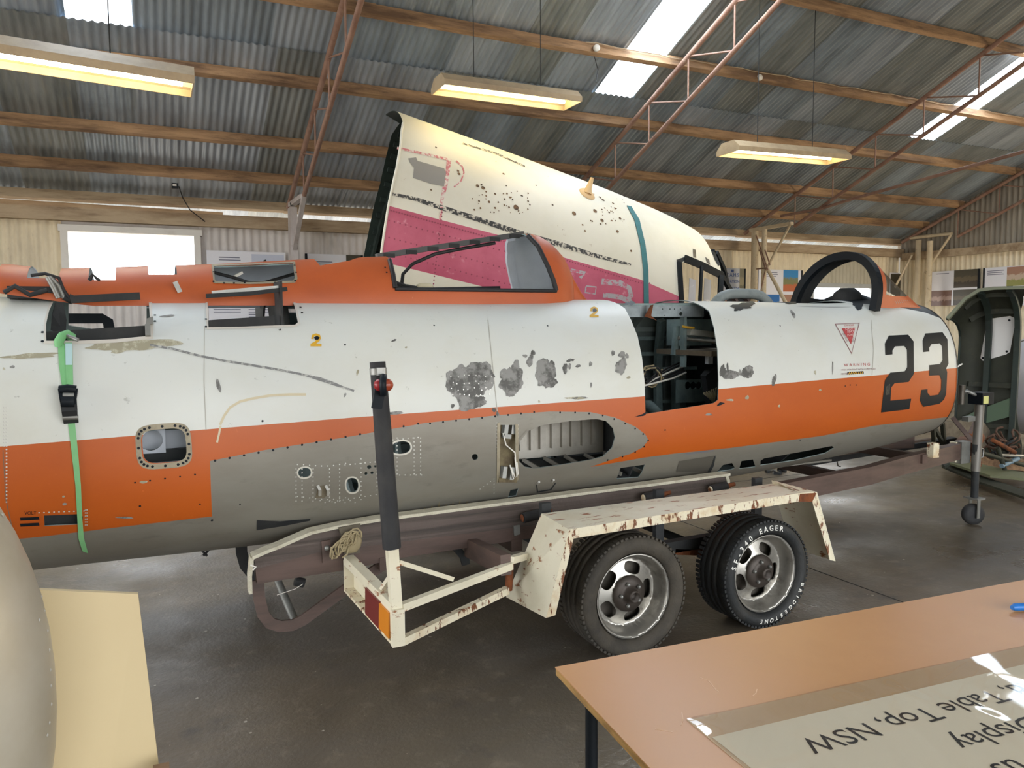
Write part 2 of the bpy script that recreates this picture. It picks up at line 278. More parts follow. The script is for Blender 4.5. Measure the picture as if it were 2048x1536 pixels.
# ------------------------------------------------------------------ curved sheets with cut openings
def densify(poly, step, closed=True):
    out = []; n = len(poly)
    for i in range(n if closed else n - 1):
        a = np.array(poly[i], float); b = np.array(poly[(i + 1) % n], float)
        k = max(1, int(math.ceil(np.linalg.norm(b - a) / step)))
        for j in range(k): out.append(tuple(a + (b - a) * j / k))
    if not closed: out.append(tuple(poly[-1]))
    return out
def inside(pts, poly):
    x = pts[:, 0]; y = pts[:, 1]; r = np.zeros(len(pts), bool); n = len(poly)
    for i in range(n):
        x0, y0 = poly[i]; x1, y1 = poly[(i + 1) % n]
        if y0 == y1: continue
        c = ((y0 > y) != (y1 > y)) & (x < (x1 - x0) * (y - y0) / (y1 - y0) + x0)
        r ^= c
    return r
class Surf:
    """a smooth sheet P(s,t); ks, kt turn s and t into about metres"""
    def __init__(self, P, s0, s1, t0, t1, ns=60, nt=40, kt=1.0, flip=False):
        self.P = P; self.b = (s0, s1, t0, t1); self.kt = kt; self.flip = flip
        self.S = np.linspace(s0, s1, ns + 1); self.T = np.linspace(t0, t1, nt + 1)
        vs = [Vector(P(s, t)) for s in self.S for t in self.T]; tr = []; self.uv = []
        for i in range(ns):
            for j in range(nt):
                a = i * (nt + 1) + j; b = a + nt + 1
                for q in ((a, b, b + 1), (a, b + 1, a + 1)): tr.append(q)
        self.tr = tr; self.vs = vs; self.nt = nt
        self.bvh = BVHTree.FromPolygons(vs, tr)
    def st(self, i): return np.array((self.S[i // (self.nt + 1)], self.T[i % (self.nt + 1)]))
    def hit(self, x, y, nth=0):
        o = Vector(EYE); d = Vector(ray(x, y)); last = None
        for k in range(nth + 1):
            loc, nor, idx, dist = self.bvh.ray_cast(o, d)
            if idx is None: return None
            o = loc + d * .01
        a, b, c = self.tr[idx]; A, B, C = self.vs[a], self.vs[b], self.vs[c]
        w = geometry.barycentric_transform(loc, A, B, C, Vector((1, 0, 0)), Vector((0, 1, 0)), Vector((0, 0, 1)))
        return tuple(self.st(a) * w[0] + self.st(b) * w[1] + self.st(c) * w[2])
    def px(self, poly, step=14, closed=True, nth=0):
        out = []
        for p in densify(poly, step, closed):
            h = self.hit(p[0], p[1], nth)
            if h: out.append(h)
        return out
    def N(self, s, t):
        e = 1e-3; s0, s1, t0, t1 = self.b
        sa, sb = max(s0, s - e), min(s1, s + e); ta, tb = max(t0, t - e), min(t1, t + e)
        ds = Vector(self.P(sb, t)) - Vector(self.P(sa, t)); dt = Vector(self.P(s, tb)) - Vector(self.P(s, ta))
        n = ds.cross(dt)
        n = n.normalized() if n.length > 1e-12 else Vector((0, 0, 1))
        return -n if self.flip else n
    def sheet(self, name, parent, mats, outline=None, holes=(), regions=(), thick=.004, step=.07, offset=0.0, inner=None):
        """outline/holes/regions in (s,t); regions = (poly, material index); inner/rim material index"""
        kt = self.kt; s0, s1, t0, t1 = self.b
        if outline is None: outline = [(s0, t0), (s1, t0), (s1, t1), (s0, t1)]
        sc = lambda poly: [(p[0], p[1] * kt) for p in poly]
        loops = [densify(sc(outline), step)] + [densify(sc(h), step) for h in holes] + [densify(sc(r[0]), step) for r in regions]
        pts = []; edges = []
        for L in loops:
            k = len(pts); pts += L; edges += [(k + i, k + (i + 1) % len(L)) for i in range(len(L))]
        cp = np.array(pts)
        lo = np.array(loops[0]).min(0); hi = np.array(loops[0]).max(0)
        gx = np.arange(lo[0] + step * .5, hi[0], step); gy = np.arange(lo[1] + step * .5, hi[1], step)
        if len(gx) and len(gy):
            G = np.array([(x, y) for x in gx for y in gy])
            keep = np.ones(len(G), bool)
            for i in range(0, len(G), 400):
                d = ((G[i:i + 400, None, :] - cp[None]) ** 2).sum(2).min(1); keep[i:i + 400] = d > (step * .45) ** 2
            pts = pts + [tuple(g) for g in G[keep]]
        ov, oe, of, *_ = geometry.delaunay_2d_cdt([Vector(p) for p in pts], edges, [], 0, 1e-6)
        V2 = np.array([(v.x, v.y) for v in ov]); Fc = [f for f in of if len(f) == 3]
        cen = np.array([V2[list(f)].mean(0) for f in Fc])
        ok = inside(cen, loops[0])
        for i in range(len(holes)): ok &= ~inside(cen, loops[1 + i])
        mi = np.zeros(len(Fc), int)
        for i, r in enumerate(regions):
            q = inside(cen, loops[1 + len(holes) + i]); mi[q] = r[1]
        tri = []; tm = []
        for f, o_, m_ in zip(Fc, ok, mi):
            if not o_: continue
            a, b, c = (V2[k] for k in f)
            ar = (b[0] - a[0]) * (c[1] - a[1]) - (b[1] - a[1]) * (c[0] - a[0])
            if abs(ar) < 1e-9: continue
            f = tuple(f) if (ar > 0) != self.flip else (f[0], f[2], f[1])
            tri.append(f); tm.append(int(m_))
        used = sorted({k for f in tri for k in f}); ren = {k: i for i, k in enumerate(used)}
        P3 = []; N3 = []
        for k in used:
            s = min(max(V2[k][0], s0), s1); t = min(max(V2[k][1] / kt, t0), t1)
            n = self.N(s, t); P3.append(Vector(self.P(s, t)) + n * offset); N3.append(n)
        tri = [tuple(ren[k] for k in f) for f in tri]
        verts = list(P3); nor = list(N3); faces = list(tri); fm = list(tm)
        if thick:
            K = len(P3); im = len(mats) - 1 if inner is None else inner
            verts += [p - n * thick for p, n in zip(P3, N3)]; nor += [-n for n in N3]
            faces += [(f[2] + K, f[1] + K, f[0] + K) for f in tri]; fm += [im] * len(tri)
            cnt = {}
            for f in tri:
                for a, b in ((f[0], f[1]), (f[1], f[2]), (f[2], f[0])): cnt[(a, b)] = 1
            for (a, b) in list(cnt):
                if (b, a) in cnt: continue
                k = len(verts); q = [verts[b], verts[a], verts[a + K], verts[b + K]]
                n = (q[1] - q[0]).cross(q[2] - q[1]); n = n.normalized() if n.length > 1e-12 else N3[a]
                verts += q; nor += [n] * 4; faces.append((k, k + 1, k + 2, k + 3)); fm.append(im)
        me = bpy.data.meshes.new(name); me.from_pydata([tuple(v) for v in verts], [], faces)
        for m in mats: me.materials.append(m)
        me.polygons.foreach_set('material_index', fm); me.polygons.foreach_set('use_smooth', [True] * len(faces))
        me.update()
        me.normals_split_custom_set_from_vertices([tuple(n) for n in nor])
        return _link(name, me, parent) if name else me
    def decal(self, name, parent, m, poly_px, offset=.0012, step=.05, holes_px=(), pxstep=10):
        o = self.px(poly_px, pxstep)
        if len(o) < 3: return None
        return self.sheet(name, parent, [m], o, [self.px(h, pxstep) for h in holes_px], (), 0, step, offset)
    def dots(self, name, parent, m, pts_px, r, offset=.0008, n=6, bulge=.0):
        mb = MB()
        for q in pts_px:
            h = self.hit(q[0], q[1])
            if not h: continue
            rr = q[2] if len(q) > 2 else r
            nn = self.N(*h); c = Vector(self.P(*h)) + nn * offset; u = nn.orthogonal().normalized(); w = nn.cross(u)
            vs = [c + (u * math.cos(2 * PI * k / n) + w * math.sin(2 * PI * k / n)) * rr for k in range(n)]
            if bulge: mb.add(vs + [c + nn * bulge], [(k, (k + 1) % n, n) for k in range(n)], 0, True)
            else: mb.add(vs, [tuple(range(n))])
        o = mb.build(name, m, parent); o['kind'] = 'stuff'; return o
    def text(self, name, parent, m, body, p_px, right_px, up_px, size_px, offset=.0016, align='LEFT'):
        """lettering laid on the sheet; p_px start, right/up unit vectors in the picture, size in pixels"""
        mb = MB(); vs, fs = text_mesh(body, align)
        out = []; 
        for (x, y) in vs:
            X = p_px[0] + right_px[0] * x * size_px + up_px[0] * y * size_px; Y = p_px[1] + right_px[1] * x * size_px + up_px[1] * y * size_px
            h = self.hit(X, Y)
            if h is None: return None
            out.append(Vector(self.P(*h)) + self.N(*h) * offset)
        mb.add(out, fs); return mb.build(name, m, parent)
def text_mesh(body, align='LEFT', bold=0.0):
    cu = bpy.data.curves.new('lettering', 'FONT'); cu.body = body; cu.align_x = align; cu.resolution_u = 3; cu.offset = bold
    ob = bpy.data.objects.new('lettering', cu); COL.objects.link(ob)
    bpy.context.view_layer.update()
    me = bpy.data.meshes.new_from_object(ob.evaluated_get(bpy.context.evaluated_depsgraph_get()))
    vs = [(v.co.x, v.co.y) for v in me.vertices]; fs = [tuple(p.vertices) for p in me.polygons]
    bpy.data.objects.remove(ob); bpy.data.curves.remove(cu); bpy.data.meshes.remove(me)
    return vs, fs
def flat_text(body, origin, right, up, size, align='LEFT', mb=None, bold=0.0):
    mb = mb or MB(); vs, fs = text_mesh(body, align, bold); o = Vector(tuple(origin)); r = Vector(tuple(right)); u = Vector(tuple(up))
    mb.add([o + r * (x * size) + u * (y * size) for x, y in vs], fs); return mb
def blob(cx, cy, rx, ry, n=36, seed=0, rough=.3, ang=0):
    r = random.Random(seed); ph = [(r.uniform(0, 6.28), k, rough / k ** .8 * r.uniform(.4, 1)) for k in (2, 3, 5, 7, 11)]
    out = []
    for i in range(n):
        a = 2 * PI * i / n; q = 1 + sum(A * math.sin(k * a + p) for p, k, A in ph) * .6 + r.uniform(-.06, .06)
        x = rx * q * math.cos(a); y = ry * q * math.sin(a); out.append((cx + x * math.cos(ang) - y * math.sin(ang), cy + x * math.sin(ang) + y * math.cos(ang)))
    return out
def ell(cx, cy, rx, ry, n=24, ang=0, p=2.0):
    out = []
    for i in range(n):
        a = 2 * PI * i / n; c, s = math.cos(a), math.sin(a)
        x = rx * math.copysign(abs(c) ** (2 / p), c); y = ry * math.copysign(abs(s) ** (2 / p), s)
        out.append((cx + x * math.cos(ang) - y * math.sin(ang), cy + x * math.sin(ang) + y * math.cos(ang)))
    return out
# ================================================================== THE SHED
def struct(o): o['kind'] = 'structure'; return o
RS = .42; RC = 7.30                       # roof line z = RC - RS*Y on the far slope
RIDGE = 3.2; XL, XR, YW, YN = -4.2, 13.1, 10.3, -4.0
def roofz(Y, off=0.0): return RC + off - RS * Y if Y >= RIDGE else RC + off - RS * (2 * RIDGE - Y)
def roofhit(x, y, off=.0): return onplane(x, y, (0, 0, RC + off), (0, RS, 1))
RN = Vector((0, RS, 1)).normalized(); RU = Vector((0, -1, RS)).normalized()      # outward normal / up-slope

def concrete():
    m, nt, b = nodes_of('stained_concrete')
    c = mixc(nt, ramp(nt, noise(nt, .55, 6, .62, (1, 1, 1), dist=.4), .36, .66), srgb(82, 74, 62), srgb(114, 102, 85))
    c = mixc(nt, ramp(nt, noise(nt, 1.3, 8, .7, (.35, 1.4, 1)), .44, .66, (0, 0, 0, 1), (.85, .85, .85, 1)), c, srgb(92, 85, 77))
    c = mixc(nt, ramp(nt, noise(nt, 9, 6, .7), .55, .78, (0, 0, 0, 1), (.55, .55, .55, 1)), c, srgb(148, 137, 121))
    c = mixc(nt, ramp(nt, noise(nt, 70, 3, .6), .70, .74, (0, 0, 0, 1), (.7, .7, .7, 1)), c, srgb(176, 168, 152))
    c = mixc(nt, ramp(nt, noise(nt, 2.6, 5, .6), .60, .70, (0, 0, 0, 1), (.7, .7, .7, 1)), c, srgb(74, 69, 64))
    nt.links.new(c, b.inputs['Base Color'])
    nt.links.new(ramp(nt, noise(nt, .8, 5, .6), .35, .7, (.22, .22, .22, 1), (.68, .72, .72, 1)), b.inputs['Roughness'])
    bp = nt.nodes.new('ShaderNodeBump'); bp.inputs['Strength'].default_value = .25; bp.inputs['Distance'].default_value = .01
    nt.links.new(noise(nt, 45, 5), bp.inputs['Height']); nt.links.new(bp.outputs[0], b.inputs['Normal'])
    return m
M_concrete = concrete()
fb = MB().box(((XL + XR) / 2, (YW + YN) / 2, -.06), (XR - XL + .3, YW - YN + .3, .12))
floor_o = struct(fb.build('floor', M_concrete))
seam = MB()
for y in (5.6, 1.6): seam.box((4.4, y, .0006), (17, .008, .0012))
for x in (-1.0, 3.6, 8.2): seam.box((x, 3.0, .0006), (.008, 14, .0012))
so = seam.build('joint', M_dark, floor_o); so['kind'] = 'stuff'
st = MB()
for i in range(170):
    x = rng.uniform(-1, 6); y = rng.uniform(1.2, 7); r = rng.uniform(.003, .009)
    st.add([(x + r * math.cos(a) * rng.uniform(.5, 1.2), y + r * math.sin(a) * rng.uniform(.5, 1.2), .0012) for a in np.linspace(0, 2 * PI, 7)[:-1]], [tuple(range(6))])
so = st.build('paint_speck', mat('pale_paint_speck', srgb(178, 170, 156), .6), floor_o); so['kind'] = 'stuff'

# corrugated sheets -------------------------------------------------
def corr_mesh(name, width, length, m, pitch=.076, amp=.0085, sub=6, rows=1):
    """sheet in its own plane: waves along x, length along y, relief in z"""
    n = int(round(width / pitch)) * sub; vs = []; fs = []
    for j in range(rows + 1):
        for i in range(n + 1): vs.append((width * i / n, length * j / rows, amp * math.sin(2 * PI * i / sub)))
    for j in range(rows):
        for i in range(n): a = j * (n + 1) + i; fs.append((a, a + 1, a + n + 2, a + n + 1))
    me = bpy.data.meshes.new(name); me.from_pydata(vs, [], fs); me.materials.append(m)
    me.polygons.foreach_set('use_smooth', [True] * len(fs)); me.update(); return me
def place(name, me, parent, M):
    o = bpy.data.objects.new(name, me); COL.objects.link(o); o.parent = parent; o.matrix_world = M; o.matrix_local = M; return o
def frame(o, x, y, z): return Matrix(((x[0], y[0], z[0], o[0]), (x[1], y[1], z[1], o[1]), (x[2], y[2], z[2], o[2]), (0, 0, 0, 1)))

SHO = .125                                # sheet height over the purlin line
A0, A1 = roofhit(111, 30, SHO)[0], roofhit(235, 35, SHO)[0]
B0, B1 = roofhit(1205, 150, SHO)[0], roofhit(1262, 165, SHO)[0]
B0 = (roofhit(1226, 100, SHO)[0] + roofhit(1180, 205, SHO)[0]) / 2; B1 = (roofhit(1305, 112, SHO)[0] + roofhit(1390, 0, SHO)[0]) / 2
C0, C1 = roofhit(1797, 282, SHO)[0], roofhit(1840, 285, SHO)[0]
YLAP = (roofhit(386, 92, SHO)[1] + roofhit(1205, 207, SHO)[1] + roofhit(174, 65, SHO)[1]) / 3
ksh = round((B0 - A0) / .608); PW = (B0 - A0) / ksh
i0 = -int(math.ceil((A0 - XL) / PW)); i1 = int(math.ceil((XR + .1 - A0) / PW))
isl = {0: 'A', ksh: 'B', int(round((C0 - A0) / PW)): 'C', -5: 'D'}
# other slope, out of view, closes the roof
def slab(pts, t, nrm): return [Vector(p) for p in pts] + [Vector(p) + Vector(nrm) * t for p in pts]
ceil = MB()
q = [(XL, RIDGE, roofz(RIDGE, SHO)), (XR, RIDGE, roofz(RIDGE, SHO)), (XR, YN - .2, roofz(YN - .2, SHO)), (XL, YN - .2, roofz(YN - .2, SHO))]
ceil.prism(q, (0, 0, .02))
ceil_o = struct(ceil.build('ceiling', M_roof2))
lowlen = (10.75 - (YLAP - .14)) / RU.dot(Vector((0, -1, 0))) ; uplen = (YLAP - RIDGE) / RU.dot(Vector((0, -1, 0)))
ROOFM = [M_roof, M_roof2, mat('grey_blue_roof_iron', srgb(172, 180, 188), .42, .25, [(srgb(112, 120, 128), 1.1, (2.5, .4, 1), .38, .66, .9), (srgb(168, 170, 164), 6, (3, .3, 1), .6, .76, .7)])]
low_me = [corr_mesh('roof_sheet', PW * 1.125, lowlen, m, PW / 8, .010, 6) for m in ROOFM]
up_me = [corr_mesh('roof_sheet', PW * 1.125, uplen, m, PW / 8, .010, 6) for m in ROOFM]
def skymat():
    m, nt, b = nodes_of('translucent_fibreglass')
    t = nt.nodes.new('ShaderNodeBsdfTransparent'); t.inputs[0].default_value = (.86, .93, 1, 1)
    d = nt.nodes.new('ShaderNodeBsdfTranslucent'); d.inputs[0].default_value = (.9, .95, 1, 1)
    mx = nt.nodes.new('ShaderNodeMixShader'); mx.inputs[0].default_value = .35
    nt.links.new(t.outputs[0], mx.inputs[1]); nt.links.new(d.outputs[0], mx.inputs[2]); nt.links.new(mx.outputs[0], nt.nodes['Material Output'].inputs['Surface'])
    return m
sky_me = corr_mesh('skylight_sheet', PW, uplen, skymat(), PW / 8, .010, 6)
X1 = Vector((1, 0, 0))
for i in range(i0, i1):
    x = A0 + i * PW; r = random.Random(i * 7 + 3)
    k = (i * 5 + r.randint(0, 1)) % 3
    o0 = Vector((x, 10.75, roofz(10.75, SHO))) + RN * r.uniform(-.003, .003)
    place('roof_sheet', low_me[k], ceil_o, frame(o0, X1, RU, X1.cross(RU)))
    o1 = Vector((x, YLAP, roofz(YLAP, SHO))) + RN * (.020 + r.uniform(-.003, .003))
    if i in isl: place('skylight_sheet', sky_me, ceil_o, frame(o1, X1, RU, X1.cross(RU)))['label'] = 'translucent white skylight sheet glowing with daylight'
    else: place('roof_sheet', up_me[(k + 1) % 3], ceil_o, frame(o1, X1, RU, X1.cross(RU)))

# purlins -----------------------------------------------------------
PURL = {}
for nm, pts in dict(P7=[(0, 396), (560, 423), (1676, 484)], P6=[(0, 330), (600, 372), (1514, 433), (1847, 455)], P5=[(0, 248), (580, 292), (1150, 350), (1904, 414)],
                    P4=[(386, 146), (632, 178), (1238, 252), (1716, 314)], P3=[(700, 28), (1150, 100), (1339, 134), (1817, 213)], P2=[(1700, 35), (1975, 95)]).items():
    PURL[nm] = sum(roofhit(x, y)[1] for x, y in pts) / len(pts)
PURL['P1'] = PURL['P2'] - 1.1; PURL['P0'] = PURL['P2'] - 2.1
for k, (nm, y) in enumerate(PURL.items()):
    if y < RIDGE: continue
    xs = [XL + .2, 1.75 + .2 * (k % 3), 5.4 + .15 * (k % 2), 9.2, XR - .02]
    for j in range(4):
        r = random.Random(k * 9 + j)
        mb = MB(); za = roofz(y, .055) + r.uniform(-.006, .006); zb = roofz(y, .055) + r.uniform(-.006, .006); zm = min(za, zb) - r.uniform(.0, .015)
        xm = (xs[j] + xs[j + 1]) / 2; up = RN
        w_, h_ = (.06, .115)
        mb.path([(xs[j] - .12, y, za), (xm, y + r.uniform(-.01, .01), zm), (xs[j + 1] + .05, y, zb)], w_, h_, up)
        o = mb.build('purlin', M_timberp if nm == 'P7' else M_timber, ceil_o)
# junction boxes and cables along the purlins
yb = PURL['P3']
for (x, yy) in ((1188, 105), (1513, 163)):
    p = roofhit(x, yy); mb = MB(); mb.lathe([(.001, 0), (.035, 0), (.035, .03), (.001, .032)], (p[0], p[1] - .035, p[2] + .03), (0, -1, 0), 12)
    mb.build('junction_box', M_trimw, ceil_o)
mb = MB(); pts = []
for i in range(60):
    x = 4.2 + i * .13; pts.append((x, yb - .04, roofz(yb, .09) + .012 * math.sin(i * 1.3) * (1 if i % 7 < 3 else .2)))
mb.tube(pts, .005, 5); mb.build('cable', M_timberp, ceil_o)
mb = MB(); mb.tube([roofhit(1188, 110), roofhit(1196, 140), onY(1192, 165, 6.3)], .004, 5); mb.build('cable', M_hose, ceil_o)

# roof trusses --------------------------------------------------------
def truss(X, label, gap=.47, mtop=M_pipe, yend=9.9, post=True, kind=0):
    t = thing('roof_truss', label, 'truss', (X, YW - .4, 0), 'welded pipe roof trusses')
    top = lambda y: Vector((X, y, roofz(y, -.045))); bot = lambda y: Vector((X, y, roofz(y, -.045) - gap))
    MB().tube([top(RIDGE), top(yend + .25)], .030, 10).build('upper_chord', mtop, t)
    MB().tube([bot(RIDGE), bot(9.05)], .026, 10).build('lower_chord', mtop, t)
    y = 9.05; k = 0
    while y > RIDGE + .6:
        MB().tube([bot(y), top(y)], .010, 6).build('web_rod', mtop, t)
        MB().tube([top(y), bot(y - .72)], .010, 6).build('web_rod', mtop, t)
        y -= .72
    return t, top, bot
t1, top, bot = truss(1.66, 'pipe roof truss at left, above the flaking white post')
post_y = 9.85
MB().bar((1.66, post_y, 0), (1.66, post_y, 2.95), .085, .17, (0, 1, 0)).build('post', M_postw, t1)
MB().bar((1.66, post_y - .75, 2.98), (1.66, post_y + .1, 3.0), .07, .05).build('head_plate', M_postw, t1)
MB().bar(bot(9.05), (1.66, post_y - .08, 2.45), .05, .05).build('brace', M_postw, t1)
MB().tube([(1.62, post_y - .1, 2.98), (1.74, post_y - .1, 3.0)], .018, 8).build('bolt', M_dark, t1)
t2, top, bot = truss(5.37, 'pipe roof truss in the middle, coming down behind the red and white nose section')
MB().tube([(5.37, 9.9, 0), (5.37, 9.9, 3.0)], .05, 12).build('post', M_pipec, t2)
MB().tube([(5.37, 9.5, 0), (5.37, 9.5, 2.9)], .045, 12).build('post', M_pipec, t2)
X3 = 9.12
t3, top, bot = truss(X3, 'pipe roof truss at right with the long tie rod and twin cream posts')
pA = onX(1509, 520, X3); pB = onX(1528, 520, X3)
for p, r in ((pA, .056), (pB, .043)):
    MB().tube([(X3, p[1], 0), (X3, p[1], 3.02)], r, 14).build('post', M_pipec, t3)
MB().tube([onX(1562, 432, X3), onX(1640, 418, X3), onX(1711, 396, X3), onX(2060, 300, X3)], .022, 8).build('tie_rod', M_pipe, t3)
MB().bar((X3, pA[1] + .1, 3.03), onX(1584, 447, X3), .07, .05).build('head_plate', M_pipec, t3)
j = onX(1534, 536, X3)
MB().tube([onX(1580, 450, X3), j], .020, 8).build('brace', M_pipec, t3)
MB().tube([j, onX(1575, 612, X3 - .15)], .030, 8).build('brace', M_pipec, t3)
for a, b in (((1519, 500), (1530, 535)), ((1531, 538), (1518, 600)), ((1512, 470), (1536, 540)), ((1530, 500), (1540, 530)), ((1513, 538), (1534, 536))):
    MB().tube([onX(*a, X3 - .04), onX(*b, X3 - .04)], .011, 6).build('brace_rod', M_pipe, t3)
X4 = 12.95
t4, top, bot = truss(X4, 'pipe roof truss against the far gable wall', mtop=M_pipe)
p = onX(1836, 520, X4); p2 = onX(1849, 520, X4 - .1)
MB().tube([(X4, p[1], 0), (X4, p[1], 3.0)], .05, 12).build('post', M_pipec, t4)
MB().tube([(X4 - .1, p2[1] - .1, 0), (X4 - .1, p2[1] - .1, 2.95)], .05, 12).build('post', M_pipec, t4)
MB().tube([onX(1821, 476, X4), onX(1904, 467, X4)], .03, 8).build('head_plate', M_pipec, t4)
MB().tube([onX(1902, 470, X4), onX(1850, 546, X4 - .08)], .022, 8).build('brace', M_pipec, t4)
MB().tube([onX(1824, 510, X4 - .1), onX(1790, 575, X4 - .3)], .02, 8).build('brace', M_pipec, t4)

# far long wall (wall_back) -------------------------------------------------
WTOP = 2.80
w0 = onY(122, 452, YW); w1 = onY(398, 458, YW); WX0, WX1 = w0[0], w1[0]; WZ1 = (w0[2] + w1[2]) / 2; WZ0 = 1.82
v0 = onY(1618, 566, YW); v1 = onY(1748, 568, YW); VX0, VX1 = v0[0], v1[0]; VZ1 = v0[2]; VZ0 = 1.25
back = MB()
for (xa, xb, za, zb) in ((XL, WX0, 0, WTOP), (WX0, WX1, 0, WZ0), (WX0, WX1, WZ1, WTOP), (WX1, VX0, 0, WTOP), (VX0, VX1, 0, VZ0), (VX0, VX1, VZ1, WTOP), (VX1, XR, 0, WTOP)):
    back.box(((xa + xb) / 2, YW + .06, (za + zb) / 2), (xb - xa, .03, zb - za))
back_o = struct(back.build('wall_back', M_wallw))
def wall_sheets(parent, x0, x1, z0, z1, dirx, origin, m, nrm, wid=.76):
    n = max(1, int(round((x1 - x0) / wid))); w = (x1 - x0) / n; k = max(3, int(round(w / .095)))
    me = corr_mesh('wall_sheet', w, z1 - z0, m, w / k, .012, 6)
    for i in range(n):
        o = Vector(origin) + Vector(dirx) * (x0 + i * w) + Vector((0, 0, z0)) - Vector(nrm) * (.002 * (i % 2))
        place('wall_sheet', me, parent, frame(o, Vector(dirx), Vector((0, 0, 1)), Vector(dirx).cross(Vector((0, 0, 1)))))
for (xa, xb, za, zb, m) in ((XL, WX0, 0, WTOP, M_wall), (WX0, WX1, 0, WZ0, M_wallw), (WX1, 5.2, 0, WTOP, M_wallw), (5.2, VX0, 0, WTOP, M_wall), (VX0, VX1, 0, VZ0, M_wall), (VX0, VX1, VZ1, WTOP, M_wall), (VX1, XR, 0, WTOP, M_wall)):
    wall_sheets(back_o, xa, xb, za, zb, (1, 0, 0), (0, YW + .03, 0), m, (0, -1, 0))
# timber wall plate and rail above
pl = MB(); pl.bar((XL, YW - .02, WTOP + .0), (XR, YW - .02, WTOP + .0), .12, .15); struct(pl.build('trim_1', M_timberp))
pl = MB(); pl.bar((XL, YW + .13, WTOP + .15), (.9, YW + .13, WTOP + .10), .06, .06); struct(pl.build('trim_2', M_timberp))
MB()
# small flat-head girt of the cream wall
def window(name, x0, x1, z0, z1, mull=0):
    w = struct(MB().box(((x0 + x1) / 2, YW + .045, z0 + .02), (x1 - x0, .09, .05)).build(name, M_trimw))
    f = .075; y = YW - .005
    for c, d in ((((x0 + x1) / 2, y, z1 - f / 2), (x1 - x0 + .06, .10, f)), (((x0 + x1) / 2, y, z0 + f / 2), (x1 - x0, .10, f)), ((x0 + f / 2 - .01, y, (z0 + z1) / 2), (f, .10, z1 - z0 - 2 * f)), ((x1 - f / 2 + .01, y, (z0 + z1) / 2), (f, .10, z1 - z0 - 2 * f))):
        MB().box(c, d).build('frame_rail', M_trimw, w)
    if mull: MB().box(((x0 + x1) / 2, y, (z0 + z1) / 2), (.05, .06, z1 - z0 - 2 * f)).build('mullion', M_trimw, w)
    MB().box(((x0 + x1) / 2, YW + .05, (z0 + z1) / 2), (x1 - x0 - 2 * f + .02, .004, z1 - z0 - 2 * f + .02)).build('pane', M_glass, w)
    return w
window('window_1', WX0, WX1, WZ0, WZ1)
window('window_2', VX0, VX1, VZ0, VZ1, 1)

# gable wall at right ----------------------------------------------------------
GX = XR
gz = onX(1950, 505, GX)[2]
gab = MB()
gab.prism([(GX + .05, YW + .1, 0), (GX + .05, YW + .1, roofz(YW + .1, .10)), (GX + .05, RIDGE, roofz(RIDGE, .10)), (GX + .05, YN, roofz(YN, .1)), (GX + .05, YN, 0)], (.03, 0, 0))
gab_o = struct(gab.build('wall_right', M_wallg))
wall_sheets(gab_o, YN, YW, 0, gz, (0, 1, 0), (GX, 0, 0), M_wall, (-1, 0, 0))
n = int((YW - RIDGE) / .82) + 1
for i in range(n):                              # upper bare sheets cut to the roof slope
    y0 = YW - (i + 1) * .82; y1 = YW - i * .82; k = 54; vs = []; fs = []
    for j_ in range(k + 1):
        y = y0 + (y1 - y0) * j_ / k; x = GX + .012 * math.sin(2 * PI * j_ / 6) - .004 * (i % 2)
        vs += [(x, y, gz), (x, y, max(gz + .01, roofz(max(y, RIDGE), .09)))]
    for j_ in range(k): a = 2 * j_; fs.append((a, a + 2, a + 3, a + 1))
    mb = MB(); mb.add(vs, fs, 0, True); mb.build('wall_sheet', M_wallg, gab_o)
struct(MB().bar((GX - .05, YN, gz + .03), (GX - .05, YW - .1, gz + .03), .08, .13).build('trim_3', M_timberp))
# left and near walls, behind the camera: open roller doors
lw = MB()
for (ya, yb_, za, zb) in ((YN, 1.6, 0, 2.9), (5.6, YW, 0, 2.9), (1.6, 5.6, 2.7, 2.9)): lw.box((XL - .05, (ya + yb_) / 2, (za + zb) / 2), (.06, yb_ - ya, zb - za))
lw.prism([(XL - .08, YW, 2.9), (XL - .08, RIDGE, roofz(RIDGE, .1)), (XL - .08, YN, 2.9)], (.06, 0, 0))
struct(lw.build('wall_left', M_wall))
nw = MB()
for (xa, xb, za, zb) in ((XL, -1.4, 0, 3.0), (7.9, XR, 0, 3.0), (-1.4, 7.9, 2.95, 4.35), (XL, -1.4, 3, 4.35), (7.9, XR, 3, 4.35)): nw.box(((xa + xb) / 2, YN - .05, (za + zb) / 2), (xb - xa, .06, zb - za))
struct(nw.build('wall_front', M_wall))

